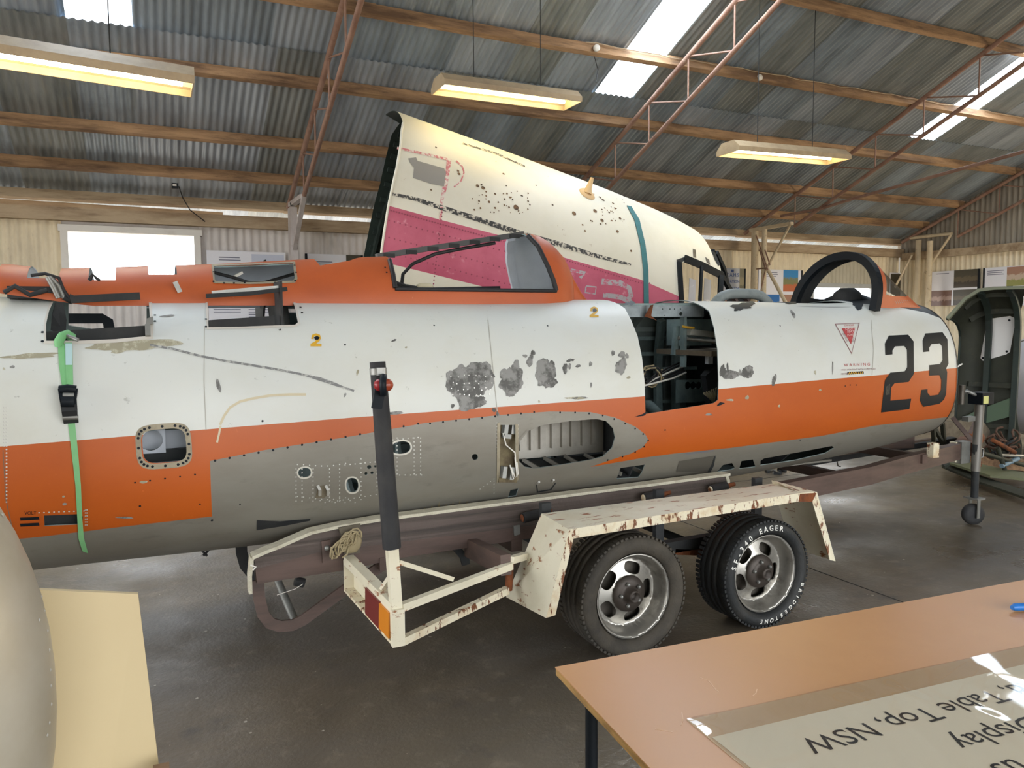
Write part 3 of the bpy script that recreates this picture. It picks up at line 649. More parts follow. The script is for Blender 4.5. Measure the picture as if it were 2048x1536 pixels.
# hanging fluorescent lamps ------------------------------------------------------
def lamp(px0, px1, Y, label, power, depth=.30, full=None):
    """px0, px1: near lower rim corners left/right in the picture"""
    a = onY(*px0, Y); b = onY(*px1, Y); a = Vector(a); b = Vector(b)
    if full: a = b + (a - b).normalized() * full
    d = (b - a); L = d.length; d.normalize(); s = Vector((-d.y, d.x, 0)).normalized(); up = Vector((0, 0, 1)); up = d.cross(s) if d.cross(s).z > 0 else -d.cross(s)
    c = (a + b) / 2 + s * (depth / 2)
    t = thing('fluorescent_lamp', label, 'lamp', c, 'hanging fluorescent lamps')
    h = .115; w = depth; t2_ = .18
    # sloping-sided trough, open below
    P = lambda e, y, z: (a if e == 0 else b) + s * y + up * z
    mb = MB(); vs = []
    for e in (0, 1): vs += [P(e, 0, 0), P(e, 0, .045), P(e, (w - t2_) / 2, h), P(e, (w + t2_) / 2, h), P(e, w, .045), P(e, w, 0), P(e, w - .012, .0), P(e, w - .016, .04), P(e, (w + t2_) / 2 - .01, h - .012), P(e, (w - t2_) / 2 + .01, h - .012), P(e, .016, .04), P(e, .012, 0)]
    fs = [(k, (k + 1) % 12, (k + 1) % 12 + 12, k + 12) for k in range(12)]
    mb.add(vs, fs); mb.build('housing', M_lamp, t)
    for e in (0, 1): MB().prism([P(e, 0, 0), P(e, 0, .045), P(e, (w - t2_) / 2, h), P(e, (w + t2_) / 2, h), P(e, w, .045), P(e, w, 0)], d * (.008 if e else -.008)).build('end_cap', M_lamp, t)
    mb = MB(); mb.add([P(0, .016, .041), P(1, .016, .041), P(1, (w - t2_) / 2 + .012, h - .014), P(0, (w - t2_) / 2 + .012, h - .014), P(0, (w + t2_) / 2 - .012, h - .014), P(1, (w + t2_) / 2 - .012, h - .014), P(1, w - .016, .041), P(0, w - .016, .041)], [(0, 1, 2, 3), (3, 2, 5, 4), (4, 5, 6, 7)]); mb.build('reflector', M_refl, t)
    for yy in (w * .32, w * .68):
        MB().tube([P(0, yy, .048) + d * .05, P(1, yy, .048) - d * .05], .017, 8).build('tube', M_tube, t)
    for q in (.25, .75):
        p = a + d * L * q + s * w / 2 + up * h
        MB().tube([p, (p.x, p.y, roofz(p.y, .08))], .004, 5).build('hanger_wire', M_dark, t)
    return t
lamp((-30, 100), (386, 166), 5.0, 'long fluorescent lamp at upper left, beside the left skylight', 30, .32, 1.75)
lamp((891, 168), (1163, 203), 6.2, 'fluorescent lamp in the middle, its end over the foot of the centre skylight', 30, .34)
lamp((1480, 300), (1702, 318), 6.0, 'fluorescent lamp at right, half behind the slanting roof truss', 30, .34)
# small sensor hanging from a purlin
p = Vector(roofhit(350, 372, -.02)); t = thing('security_sensor', 'small black sensor box hung on a cable below the purlin', 'sensor', p)
MB().box(p, (.07, .06, .06)).build('case', M_black, t)
MB().box(p + Vector((-.005, -.032, .005)), (.04, .006, .02)).build('lens', M_trimw, t)
pts = [p + Vector((.04, 0, 0)), Vector(onY(365, 395, 9.9)), Vector(onY(380, 420, 10.1)), Vector(onY(410, 443, 10.2))]
MB().tube(pts, .006, 5).build('cord', M_hose, t)

# display boards ---------------------------------------------------------------
def photo_mat(name, top, mid, bot_, h0=.35, h1=.6):
    m, nt, b = nodes_of(name)
    tc = nt.nodes.new('ShaderNodeTexCoord'); sx = nt.nodes.new('ShaderNodeSeparateXYZ'); nt.links.new(tc.outputs['Generated'], sx.inputs[0])
    ad = nt.nodes.new('ShaderNodeMath'); ad.operation = 'MULTIPLY_ADD'; ad.inputs[1].default_value = .45
    nt.links.new(noise(nt, 7, 4, .6, coord='Generated'), ad.inputs[0]); nt.links.new(sx.outputs['Z'], ad.inputs[2])
    r = nt.nodes.new('ShaderNodeValToRGB'); r.color_ramp.interpolation = 'CONSTANT' if False else 'LINEAR'
    E_ = r.color_ramp.elements; E_[0].position = h0 + .18; E_[0].color = (*bot_, 1); E_[1].position = h1 + .28; E_[1].color = (*top, 1)
    for p_, c_ in ((h0 + .24, mid), (h1 + .2, mid)): e = E_.new(p_); e.color = (*c_, 1)
    nt.links.new(ad.outputs[0], r.inputs[0]); nt.links.new(r.outputs[0], b.inputs['Base Color']); b.inputs['Roughness'].default_value = .35
    return m
PH_sky = photo_mat('print_blue_sky_red_earth', srgb(60, 140, 200), srgb(130, 130, 90), srgb(196, 108, 70))
PH_sky2 = photo_mat('print_sky_and_sheds', srgb(40, 110, 180), srgb(196, 176, 130), srgb(190, 110, 74), .5, .6)
PH_dark = photo_mat('print_dark_machinery', srgb(70, 66, 54), srgb(96, 86, 66), srgb(60, 52, 44))
PH_brown = photo_mat('print_brown_earth', srgb(120, 86, 72), srgb(170, 140, 126), srgb(110, 76, 60))
PH_field = photo_mat('print_airfield', srgb(170, 130, 110), srgb(200, 180, 160), srgb(150, 150, 90))
PH_drab = photo_mat('print_drab', srgb(120, 116, 96), srgb(150, 140, 110), srgb(110, 104, 84))
PH_plane = photo_mat('print_pale_sky_aircraft', srgb(200, 206, 222), srgb(90, 100, 96), srgb(206, 210, 222), .42, .5)
def board(name, label, O, R_, x0, x1, z0, z1, base, cells, cat='poster', dark=None):
    """O + R*x is a wall point, cells: (fx0, fx1, fz0, fz1, material) as fractions"""
    R_ = Vector(R_); n = Vector((R_.y, -R_.x, 0)); O = Vector(O)
    P = lambda x, z, d: O + R_ * x + Vector((0, 0, z)) + n * d
    t = thing(name, label, cat, P((x0 + x1) / 2, z0, 0))
    b = MB(); b.prism([P(x0, z0, .0), P(x1, z0, .0), P(x1, z1, .0), P(x0, z1, .0)], n * .012); b.build('backing', base, t)
    if dark:
        f = .03
        for xa, xb in ((x0 - f, x0), (x1, x1 + f)): MB().prism([P(xa, z0, .0), P(xb, z0, .0), P(xb, z1, .0), P(xa, z1, .0)], n * .02).build('dark_edge', M_black, t)
    for (a, b_, c, d, m, nm) in cells:
        xa = x0 + (x1 - x0) * a; xb = x0 + (x1 - x0) * b_; za = z0 + (z1 - z0) * c; zb = z0 + (z1 - z0) * d
        if nm == 'text':
            mb = MB(); k = 0; z = zb; rr = random.Random(int(a * 100 + c * 77)); ln = .012
            while z > za:
                w_ = (xb - xa) * rr.choice((1, .96, .9, 1, .6)); mb.prism([P(xa, z - ln, .0135), P(xa + w_, z - ln, .0135), P(xa + w_, z, .0135), P(xa, z, .0135)], n * .0004); z -= ln * 2.6
            o = mb.build('print_text', m, t); o['kind'] = 'stuff'
        else:
            MB().prism([P(xa, za, .0125), P(xb, za, .0125), P(xb, zb, .0125), P(xa, zb, .0125)], n * .0012).build(nm, m, t)
    return t
WO = (0, YW - .02, 0); WR = (1, 0, 0)
a = onY(413, 500, YW - .05); b = onY(571, 506, YW - .05)
t = board('display_board', 'large glossy white board of printed columns behind the middle hatch', WO, WR, a[0], b[0], 1.36, a[2], M_paper,
      [(.56, .98, .72, .97, PH_plane, 'photo_print'), (.06, .40, .30, .62, M_greyink, 'text'), (.50, .80, .12, .62, M_greyink, 'text'), (.15, .42, .88, .93, M_greyink, 'text'), (.84, .97, .34, .62, M_greyink, 'text')])
mb = MB(); cx = a[0] + (b[0] - a[0]) * .76; cz = 1.36 + (a[2] - 1.36) * .84
for ang, ln in ((.15, .30), (2.0, .16), (-.8, .14), (2.8, .16)):
    d = Vector((math.cos(ang), 0, math.sin(ang))); c = Vector((cx, YW - .036, cz)); mb.bar(c - d * ln / 2, c + d * ln / 2, .003, .035, (0, 0, 1))
mb.build('aircraft_silhouette', M_green, t)
a = onY(615, 507, YW - .05); b = onY(722, 512, YW - .05)
board('display_board', 'dark framed notice beside the flaking white post', WO, WR, a[0], b[0], 1.5, a[2], M_paper, [(.12, .46, .70, .9, M_greyink, 'text'), (.72, 1, .55, 1, PH_dark, 'photo_print')], dark=True)
a = onY(1448, 536, YW - .05); b = onY(1490, 536, YW - .05)
t = board('museum_poster', 'tall poster with the blue lettered museum sign and a photo strip', WO, WR, a[0], b[0], 1.55, a[2], mat('grey_print_ground', srgb(188, 190, 196), .4), [(.78, 1, .52, 1, PH_drab, 'photo_print'), (.0, .55, .02, .44, PH_field, 'photo_print'), (.58, .98, .02, .44, PH_drab, 'photo_print')], dark=True)
mb = MB(); hgt = a[2] - 1.55; wd = b[0] - a[0]
M_bluei = mat('blue_print', srgb(70, 96, 150), .5)
for k, (s, f, zf) in enumerate((('C.A.H.S', .17, .84), ('AVIATION', .13, .72), ('MUSEUM', .145, .58))):
    flat_text(s, (a[0] + wd * .43, YW - .036, 1.55 + hgt * zf), (1, 0, 0), (0, 0, 1), wd * f * 1.15, 'CENTER', mb, .012)
mb.box((a[0] + wd * .43, YW - .036, 1.55 + hgt * .95), (wd * .12, .002, hgt * .05)); mb.build('sign_lettering', M_bluei, t)
a = onY(1518, 538, YW - .05); b = onY(1604, 538, YW - .05)
board('display_board', 'cream board with two blue sky photographs behind the twin posts', WO, WR, a[0], b[0], 1.62, a[2], M_paper,
      [(.58, .93, .53, 1.0, PH_sky, 'photo_print'), (.02, .50, .0, .46, PH_sky2, 'photo_print'), (.58, .97, .0, .46, PH_field, 'photo_print'), (.12, .45, .86, .94, M_greyink, 'text')], dark=True)
a = onY(1782, 545, YW - .05); b = onY(1810, 545, YW - .05)
board('display_board', 'narrow dark photograph panel seen through the windscreen', WO, WR, a[0], b[0], 1.75, a[2], M_paper, [(.05, .95, .05, .97, PH_dark, 'photo_print')])
GO = (GX - .02, 0, 0); GR = (0, -1, 0)
a = onX(1862, 544, GX - .05); b = onX(1955, 540, GX - .05); zb = onX(1860, 612, GX - .05)[2]
board('display_board', 'four panel photo board on the gable wall, nearest the corner', GO, GR, -a[1], -b[1], zb, a[2], M_paper,
      [(0, .48, .46, 1, M_paper, 'sheet'), (.5, 1, .5, 1, PH_dark, 'photo_print'), (0, .46, 0, .44, PH_brown, 'photo_print'), (.5, 1, 0, .44, PH_dark, 'photo_print'), (.1, .4, .9, .94, M_greyink, 'text')], dark=True)
a = onX(1969, 536, GX - .05); b = onX(2068, 530, GX - .05)
board('display_board', 'white board with airfield photograph above the green wreck', GO, GR, -a[1], -b[1], 1.75, a[2], M_paper,
      [(.46, .98, .5, .98, PH_field, 'photo_print'), (.05, .4, .8, .92, M_greyink, 'text')], dark=True)
# ================================================================== JET FUSELAGE ON THE TRAILER
YC = 3.98
ST = np.array([(-1.5, 1.03, .60, .57, .595), (-.3, 1.03, .605, .575, .60), (.5, 1.03, .61, .585, .60), (1.8, 1.03, .61, .545, .60), (3.3, 1.035, .61, .52, .595), (4.2, 1.05, .592, .48, .565), (4.7, 1.065, .598, .455, .525), (5.06, 1.08, .552, .42, .482)])
def _sm(x, k):                                  # smooth interpolation of a station value
    xs = ST[:, 0]; y = ST[:, k]; g = np.gradient(y, xs); i = min(max(int(np.searchsorted(xs, x)) - 1, 0), len(xs) - 2)
    h = xs[i + 1] - xs[i]; u = min(max((x - xs[i]) / h, 0), 1)
    return (2 * u ** 3 - 3 * u ** 2 + 1) * y[i] + (u ** 3 - 2 * u ** 2 + u) * h * g[i] + (-2 * u ** 3 + 3 * u ** 2) * y[i + 1] + (u ** 3 - u ** 2) * h * g[i + 1]
FN = 2.5
def hullP(side):
    def P(s, t):
        zc, ht, hb, a = (_sm(s, k) for k in (1, 2, 3, 4)); c, q = abs(math.cos(t)), math.sin(t)
        h = ht if q >= 0 else hb
        r = ((c / a) ** FN + (abs(q) / h) ** FN) ** (-1 / FN)
        return (s, YC - side * r * c, zc + r * q)
    return P
S0, S1 = -1.5, 5.06
near = Surf(hullP(1), S0, S1, -PI / 2, PI / 2, 150, 90, .62, flip=False)
if near.N(1, 0).y > 0: near.flip = True
far = Surf(hullP(-1), S0, S1, -PI / 2, PI / 2, 100, 60, .62, flip=False)
if far.N(1, 0).y < 0: far.flip = True
jet = thing('jet_fuselage', 'white and orange jet fighter front fuselage numbered 23, strapped on a trailer', 'aircraft', (1.8, YC, 0))

def zig(poly): return poly
# ---- paint lines (traced on the near skin) ----
line_wo = near.px([(2, 893), (272, 871), (385, 861), (720, 834), (900, 821), (1285, 793), (1440, 778), (1640, 760), (1760, 750), (1912, 736)], 30, False)
line_wo = [(S0, line_wo[0][1] - .0)] + line_wo + [(S1, line_wo[-1][1])]
low_l = near.px([(78, 1074), (240, 1054), (424, 1033)], 30, False)
step_ = near.px([(424, 1033), (422, 980), (420, 922)], 30, False)
low_r = near.px([(420, 922), (530, 900), (700, 873), (850, 846), (1000, 830), (1100, 823), (1180, 824), (1230, 835), (1270, 853), (1290, 868), (1297, 880), (1285, 895), (1260, 908), (1240, 914), (1180, 934), (1290, 915), (1350, 907), (1459, 896), (1642, 872), (1751, 851), (1895, 834)], 14, False)
lower = [(S0, low_l[0][1] + .03)] + low_l + step_[1:] + low_r[1:] + [(S1, low_r[-1][1])]
reg_orange = line_wo + lower[::-1]
reg_grey = lower + [(S1, -PI / 2 - .01), (S0, -PI / 2 - .01)]
regs = [(reg_grey, 2), (reg_orange, 1)]

# ---- openings in the near skin ----
def top(poly):                                   # carry the opening over the crown of the hull
    return poly
H = []
H1 = near.px([(92, 682), (92, 648), (98, 622), (107, 603), (132, 599), (285, 594), (297, 596), (300, 640), (301, 672), (230, 679), (150, 682)], 10); H.append(H1)
H2 = near.px([(417, 655), (415, 600), (417, 594), (520, 590), (568, 589), (580, 592), (589, 612), (596, 645), (590, 650), (562, 651), (480, 654)], 10); H.append(H2)
H4 = near.px(ell(330, 891, 45, 34, 28, -.08, 4), 10); H.append(H4)
H5 = near.px([(89, 1052), (88, 1031), (163, 1028), (166, 1034), (165, 1044), (158, 1049)], 10); H.append(H5)
ovals = [(609, 945, 12.5, 9.5, 1), (704.5, 970, 12, 14.5, 1), (802, 895, 19, 12.5, 1), (950, 914, 6, 6, 0), (738.5, 934, 4.2, 3.8, 0), (750.5, 932.5, 2.4, 2.2, 0), (732, 947, 3, 2.8, 0), (744, 945.5, 3, 2.8, 0)]
for x, y, rx, ry, _ in ovals: H.append(near.px(ell(x, y, rx, ry, 20, -.1, 2.3), 6))
H7 = near.px([(999, 856), (1001, 850), (1029, 850), (1031, 858), (1032, 950), (1024, 962), (1000, 962), (998, 940)], 10); H.append(H7)
H8 = near.px([(1034, 905), (1040, 882), (1056, 862), (1085, 850), (1140, 842), (1192, 838), (1212, 842), (1226, 857), (1230, 875), (1224, 896), (1206, 913), (1180, 920), (1120, 930), (1068, 937), (1050, 934), (1038, 922)], 8); H.append(H8)
H9 = near.px([(1291, 828), (1289, 762), (1284, 715), (1275, 672), (1262, 640), (1250, 617)], 6, False)
H9r = near.px([(1418, 622), (1428, 655), (1435, 700), (1437, 760), (1436, 800)], 6, False)
sl = H9[-1][0]; sr = H9r[0][0]
bay = H9 + [(sl - .0, PI / 2 + .01), (sr, PI / 2 + .01)] + H9r + near.px([(1436, 805), (1380, 814), (1291, 828)], 10, False)[1:-1]
H.append(bay)
H.append(near.px([(1233, 958), (1241, 936), (1290, 929), (1284, 945), (1277, 955)], 8))
H.append(near.px([(1016, 995), (1021, 980), (1037, 977), (1032, 992)], 8))
H.append(near.px([(1434, 944), (1446, 930), (1464, 926), (1470, 936), (1462, 940)], 8))
H.append(near.px([(1478, 938), (1483, 922), (1506, 919), (1511, 934)], 8))
H.append(near.px([(1521, 931), (1521, 922), (1528, 917), (1600, 904), (1664, 892), (1668, 896), (1650, 907), (1590, 921)], 8))
# cockpit: the crown is open from the bay to the windscreen
cock = [(sr + .02, 1.30), (4.30, 1.25), (4.34, PI / 2 + .01), (sr + .02, PI / 2 + .01)]
H.append(cock)
HM = [M_white, M_orange, M_grey, M_black, M_primer]
# black anti-glare panel ahead of the windscreen
ag = near.px([(1768, 612), (1800, 615), (1850, 625), (1890, 640)], 10, False)
if len(ag) >= 2: regs.append(([(4.36, min(1.3, ag[0][1] + .12))] + ag + [(S1 + .01, ag[-1][1]), (S1 + .01, PI / 2 + .01), (4.36, PI / 2 + .01)], 3))
skin = near.sheet('near_skin', jet, HM, None, H, regs, .005, .06)
# ---- far skin, with the openings seen through ----
HF = []
def farpx(poly): return [h for h in (far_hit(*p) for p in densify(poly, 10)) if h]
def far_hit(x, y):
    return far.hit(x, y)
HF.append(farpx([(400, 650), (404, 600), (420, 586), (552, 584), (546, 625), (543, 640), (536, 645), (470, 648)]))
HF.append([(sl + .3, 1.12), (sr, 1.2), (sr, PI / 2 + .01), (sl + .05, PI / 2 + .01), (sl + .05, 1.2)])
HF.append(cock)
HF.append(farpx([(137, 650), (137, 606), (200, 600), (293, 598), (293, 660), (220, 664)]))
HF.append(farpx([(575, 625), (575, 616), (593, 616), (593, 625)]))
HF = [h for h in HF if len(h) > 3]
fskin = far.sheet('far_skin', jet, HM, None, HF, [r for r in regs], .005, .09)
# pale lining behind the rear hatches and inside the front (seen through the openings)
pan = Surf(lambda s, t: tuple(np.array(hullP(-1)(s, t)) + np.array([0, -.03, 0])), -1.0, .25, -.2, 1.35, 20, 20, .62)
if pan.N(0, .5).y > 0: pan.flip = True
mb = MB(); q = [onY(137, 637, YC + .50), onY(205, 637, YC + .5), onY(216, 643, YC + .5), onY(220, 664, YC + .5)]
mb.path(q, .05, .04, (0, -1, 0)); mb.build('dark_stiffener', M_black, jet)
# bulkhead leaf at the left edge of the rear hatch, sill rails
mb = MB(); mb.prism([onY(101, 661, YC - .35), onY(104, 628, YC - .35), onY(110, 606, YC - .33), onY(126, 604, YC - .33), onY(133, 640, YC - .35), onY(131, 668, YC - .36)], (0, .004, 0)); mb.build('bulkhead_web', M_dark, jet)
MB().bar(onY(95, 677, YC - .42), onY(296, 664, YC - .42), .06, .055).build('hatch_sill', M_dark, jet); MB().bar(onY(418, 652, YC - .42), onY(548, 643, YC - .42), .05, .05).build('hatch_sill', M_dark, jet)
MB().path([onY(142, 599, YC - .42), onY(220, 595, YC - .42), onY(280, 592, YC - .42)], .03, .030).build('hatch_rail', M_dark, jet)
MB().path([onY(424, 588, YC - .40), onY(500, 581, YC - .40), onY(557, 577, YC - .40)], .025, .025).build('hatch_rail', M_steel, jet)
MB().path([onY(412, 592, YC - .42), onY(500, 587, YC - .42), onY(574, 578, YC - .42)], .02, .018).build('hatch_rail', M_dark, jet)
mb = MB(); mb.prism([onY(291, 651, YC - .47), onY(293, 637, YC - .46), onY(306, 633, YC - .46), onY(306, 647, YC - .47)], (0, .05, 0)); mb.bar(onY(295, 650, YC - .47), onY(296, 672, YC - .49), .02, .02); mb.build('latch', M_steel, jet)
# frame with the tunnel hole inside the middle hatch
bx = onY(572, 650, YC - .38)[0]
mb = MB()
bkS = Surf(lambda s, t: (bx - .02 + .10 * (s - YC) * 0, s, t), YC - .44, YC + .46, 1.20, 1.70, 4, 4)
oval = [(YC + .05 + .17 * math.cos(a), 1.36 + .26 * math.sin(a)) for a in np.linspace(0, 2 * PI, 25)[:-1]]
bk = bkS.sheet('bulkhead', jet, [M_inlight, M_dark], None, [oval], [], .01, .12)
mb = MB(); mb.tube([(bx + .05, YC + .05 + .17 * math.cos(a), 1.36 + .26 * math.sin(a)) for a in np.linspace(0, 2 * PI, 25)], .018, 6, 0, False); mb.build('bulkhead_ring', M_steel, jet)
MB().prism([onY(549, 650, YC + .3), onY(543, 636, YC + .3), onY(552, 588, YC + .3), onY(563, 588, YC + .3), onY(566, 650, YC + .3)], (0, .02, 0)).build('frame_web', M_dark, jet)
# heavy frames and stringers inside, for every opening
for s in np.arange(-1.3, 5.0, .33):
    if any(abs(s - q) < .12 for q in (bx,)): continue
    arc = [Vector(hullP(-1)(s, t)) + Vector((0, -.05, 0)) for t in np.linspace(-1.2, .35 if any(min(h[0] for h in HF[i])-.05 < s < max(h[0] for h in HF[i])+.05 for i in (0, 3)) else 1.0, 14)]
    MB().path(arc, .022, .07, (0, 1, .01)).build('frame', M_primer, jet)
for t_ in (-.75, -.45, -.15, .12, .42, .72):
    arc = [Vector(hullP(-1)(s, t_)) + Vector((0, -.03, 0)) for s in np.linspace(.6, 5.0, 16)]
    MB().path(arc, .02, .03, (0, 0, 1)).build('stringer', M_primer, jet)
# duct down the middle keeps the hull dark inside
# fuel bay wall behind the large oval opening
mb = MB(); yb_ = YC - .20; A = onY(1010, 918, yb_); B = onY(1240, 890, yb_); ztop = 1.10; zb0 = (A[2] + B[2]) / 2 - .02
mb.prism([(A[0] - .1, yb_, zb0), (min(B[0] + .3, sl - .06), yb_, zb0), (min(B[0] + .3, sl - .06), yb_, ztop), (A[0] - .1, yb_, ztop)], (0, .01, 0)); bw = mb.build('bay_wall', mat('pale_bay_paint', srgb(190, 184, 172), .55, 0, [(srgb(140, 132, 118), 4, (1, 1, 1), .4, .7, .7)]), jet)
for k in range(9):
    x = A[0] + (min(B[0] + .2, sl - .1) - A[0]) * (k + .4) / 9
    MB().box((x, yb_ - .012, (zb0 + ztop) / 2 + .02), (.022 if k % 3 else .034, .024, ztop - zb0 - .06)).build('stiffener', MATS['pale_bay_paint'], bw)
mb = MB(); mb.prism([(A[0] - .3, YC - .2, zb0 - .01), (min(B[0] + .5, sl - .06), YC - .2, zb0 - .01), (min(B[0] + .5, sl - .06), YC - .46, zb0 - .10), (A[0] - .3, YC - .46, zb0 - .10)], (0, 0, -.006)); mb.build('bay_floor', M_dark, jet)
for k in range(5):
    x = A[0] + .1 + k * .13
    MB().bar((x, YC - .22, zb0), (x + .10, YC - .45, zb0 - .085), .012, .02).build('bay_rail', M_grey, jet)
# rims around the openings
def rim(name, cx, cy, rx, ry, w, m, p=2.3, ang=-.1, off=.002):
    o = near.px(ell(cx, cy, rx + w, ry + w, 32, ang, p), 8); i = near.px(ell(cx, cy, rx, ry, 32, ang, p), 8)
    return near.sheet(name, jet, [m], o, [i], [], 0, .03, off)
M_rimw = mat('bare_bright_rim', srgb(206, 202, 190), .5, .1)
for x, y, rx, ry, w in ovals:
    if w: rim('opening_rim', x, y, rx, ry, 3.0, M_rimw)
M_ring = mat('bare_alloy_ring', srgb(158, 148, 126), .55, .2, [(srgb(120, 110, 92), 14, (1, 1, 1), .45, .7, .7)])
rim('access_ring', 327.5, 892, 45, 34, 11, M_ring, 4, -.08)
pts = [p for p in ell(327.5, 892, 50.5, 39.5, 24, -.08, 4)]
near.dots('ring_hole', jet, M_black, pts, .006, .0035, 6)
o8 = near.px([(1030, 906), (1036, 880), (1054, 858), (1084, 846), (1140, 838), (1194, 834), (1215, 838), (1230, 855), (1234, 875), (1228, 898), (1209, 917), (1181, 924), (1120, 934), (1067, 941), (1047, 938), (1034, 924)], 8)
near.sheet('opening_rim', jet, [M_grey], o8, [H8], [], 0, .03, .002)
o1 = near.px([(88, 688), (88, 646), (95, 618), (104, 599), (131, 595), (288, 590), (303, 592), (305, 640), (307, 678), (230, 686), (150, 689)], 10)
near.sheet('hatch_frame', jet, [mat('pale_hatch_frame', srgb(206, 200, 190), .55)], o1, [H1], [], 0, .04, .002)
near.sheet('hatch_frame', jet, [MATS['pale_hatch_frame']], near.px([(413, 659), (411, 600), (413, 590), (520, 586), (570, 585), (584, 589), (593, 611), (601, 648), (592, 654), (562, 655), (480, 658)], 10), [H2], [], 0, .04, .002)
near.dots('screw_hole', jet, M_black, [(85, 665), (85, 683), (310, 631), (310, 643), (412, 639), (412, 654), (601, 615), (604, 626), (424, 1040), (1070, 1000)], .006, .0022)
# inside the access hole: instrument plate with a round hole
pY = YC - .46
pa = [onY(285, 908, pY), onY(285, 862, pY), onY(330, 858, pY), onY(332, 905, pY)]
plS = [(p[0], p[2]) for p in pa]; cx = onY(302, 880, pY)
ps = Surf(lambda s, t: (s, pY, t), min(p[0] for p in plS) - .01, max(p[0] for p in plS) + .01, min(p[1] for p in plS) - .01, max(p[1] for p in plS) + .01, 2, 2)
if ps.N(*plS[0]).y > 0: ps.flip = True
hc = [(cx[0] + .045 * math.cos(a), cx[2] + .045 * math.sin(a)) for a in np.linspace(0, 2 * PI, 21)[:-1]]
ps.sheet('instrument_plate', jet, [M_inlight, M_grey], plS, [hc], [], .006, .05)
MB().box(tuple((np.array(onY(352, 905, pY + .1)))), (.28, .01, .20)).build('inner_web', M_inlight, jet)
MB().bar(onY(285, 914, pY + .06), onY(380, 906, pY + .06), .03, .05).build('inner_web', M_dark, jet)
# bracket fitting in the slot
mb = MB(); s = near.hit(1015, 905); yq = near.P(*s)[1] + .035
mb.prism([onY(998, 965, yq), onY(998, 848, yq), onY(1034, 848, yq), onY(1034, 965, yq)], (0, .01, 0)); br = mb.build('wing_fitting', mat('grimy_fitting', srgb(120, 108, 80), .75, .2, [(srgb(74, 60, 44), 12, (1, 1, 1), .4, .65, .9)]), jet)
for (x, y, w_, h_) in ((1010, 858, 8, 18), (1024, 858, 7, 18), (1007, 944, 8, 22), (1022, 946, 8, 24), (1013, 872, 14, 8)):
    c = onY(x, y, yq - .018); MB().box(c, (w_ * .0026, .035, h_ * .0026), Matrix.Rotation(.15, 3, 'Y')).build('lug', M_steel, br)
near.decal('fitting_flange', jet, M_ring, [(993, 966), (994, 846), (1000, 844), (999, 962)], .003); near.decal('fitting_flange', jet, M_ring, [(1031, 960), (1030, 848), (1036, 848), (1037, 958), (1030, 966)], .003)
for (a, b, c, d) in (((1006, 866), (1012, 890), (1030, 905), (1033, 945)), ((1022, 935), (1030, 955), (1036, 948), (1034, 925)), ((1020, 930), (1027, 958), (1034, 952), (1030, 915))):
    MB().tube([onY(*q, yq - .045) for q in (a, b, c, d)], .0035, 5).build('wire', M_trimw, jet)
# lower slot box and the hinge bracket on the belly
mb = MB(); mb.prism([onY(84, 1060, 3.47), onY(84, 1026, 3.47), onY(170, 1022, 3.47), onY(170, 1052, 3.47)], (0, .006, 0)); mb.build('slot_backing', M_dark, jet)
for x in (636, 652):
    q = [near.P(*near.hit(x + dx, y)) for dx, y in ((-1, 971), (2, 978), (3, 990))]
    q = [(p[0], p[1] - o_, p[2]) for p, o_ in zip(q, (.004, .022, .010))]
    MB().path(q, .012, .008, (0, 1, 0)).build('handle', M_rivet, jet)
near.decal('handle_plate', jet, mat('dirty_plate', srgb(112, 102, 84), .7), [(630, 996), (637, 972), (650, 970), (654, 990), (648, 996)], .0015)
near.decal('dark_scoop', jet, M_dark, [(513, 1060), (514, 1040), (560, 1042), (621, 1037), (619, 1041), (570, 1051)], .002)
near.decal('dark_scoop', jet, mat('recess_shadow_paint', srgb(86, 82, 74), .6), [(1352, 944), (1358, 922), (1428, 911), (1424, 926), (1414, 944)], .0015)  # flat patch; the shade of the recess is put into its colour
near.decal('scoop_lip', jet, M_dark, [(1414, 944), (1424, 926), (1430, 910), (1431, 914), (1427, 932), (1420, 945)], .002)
for a in ((1075, 967), (1104, 963)):
    p = Vector(near.P(*near.hit(*a))); MB().tube([p, p + Vector((0, -.02, .012))], .006, 6).build('step_peg', M_rivet, jet)
near.decal('step_outline', jet, M_dark, [(1072, 969), (1074, 985), (1102, 980), (1112, 966), (1110, 965), (1100, 978), (1076, 982), (1074, 969)], .0015)

# ---- numbers, stencils ----
Zp = lambda pts: [(1650 + x * .14322, 630 + y * .14322) for x, y in pts]
near.decal('number', jet, M_black, Zp([(835, 400), (890, 288), (1160, 275), (1235, 370), (1240, 820), (1165, 935), (968, 955), (925, 1010), (912, 1195), (1202, 1168), (1175, 1315), (780, 1362), (835, 910), (908, 805), (1112, 785), (1147, 730), (1143, 485), (1105, 433), (975, 440), (940, 497), (940, 550), (840, 560)]), .0014)
near.decal('number', jet, M_black, Zp([(1362, 355), (1400, 258), (1640, 242), (1708, 340), (1722, 680), (1690, 745), (1705, 800), (1690, 1100), (1660, 1180), (1595, 1240), (1370, 1282), (1320, 1190), (1345, 1045), (1430, 1035), (1430, 1085), (1465, 1128), (1580, 1112), (1618, 1040), (1622, 900), (1595, 840), (1455, 845), (1455, 700), (1605, 685), (1640, 630), (1635, 440), (1600, 397), (1485, 408), (1452, 460), (1455, 510), (1370, 518)]), .0014)
near.decal('number_wear', jet, mat('scratched_black', srgb(70, 66, 50), .6, 0, [(srgb(26, 32, 38), 60, (1, 1, 1), .45, .55, 1)]), Zp([(850, 1000), (905, 960), (900, 1110), (845, 1120)]), .002)
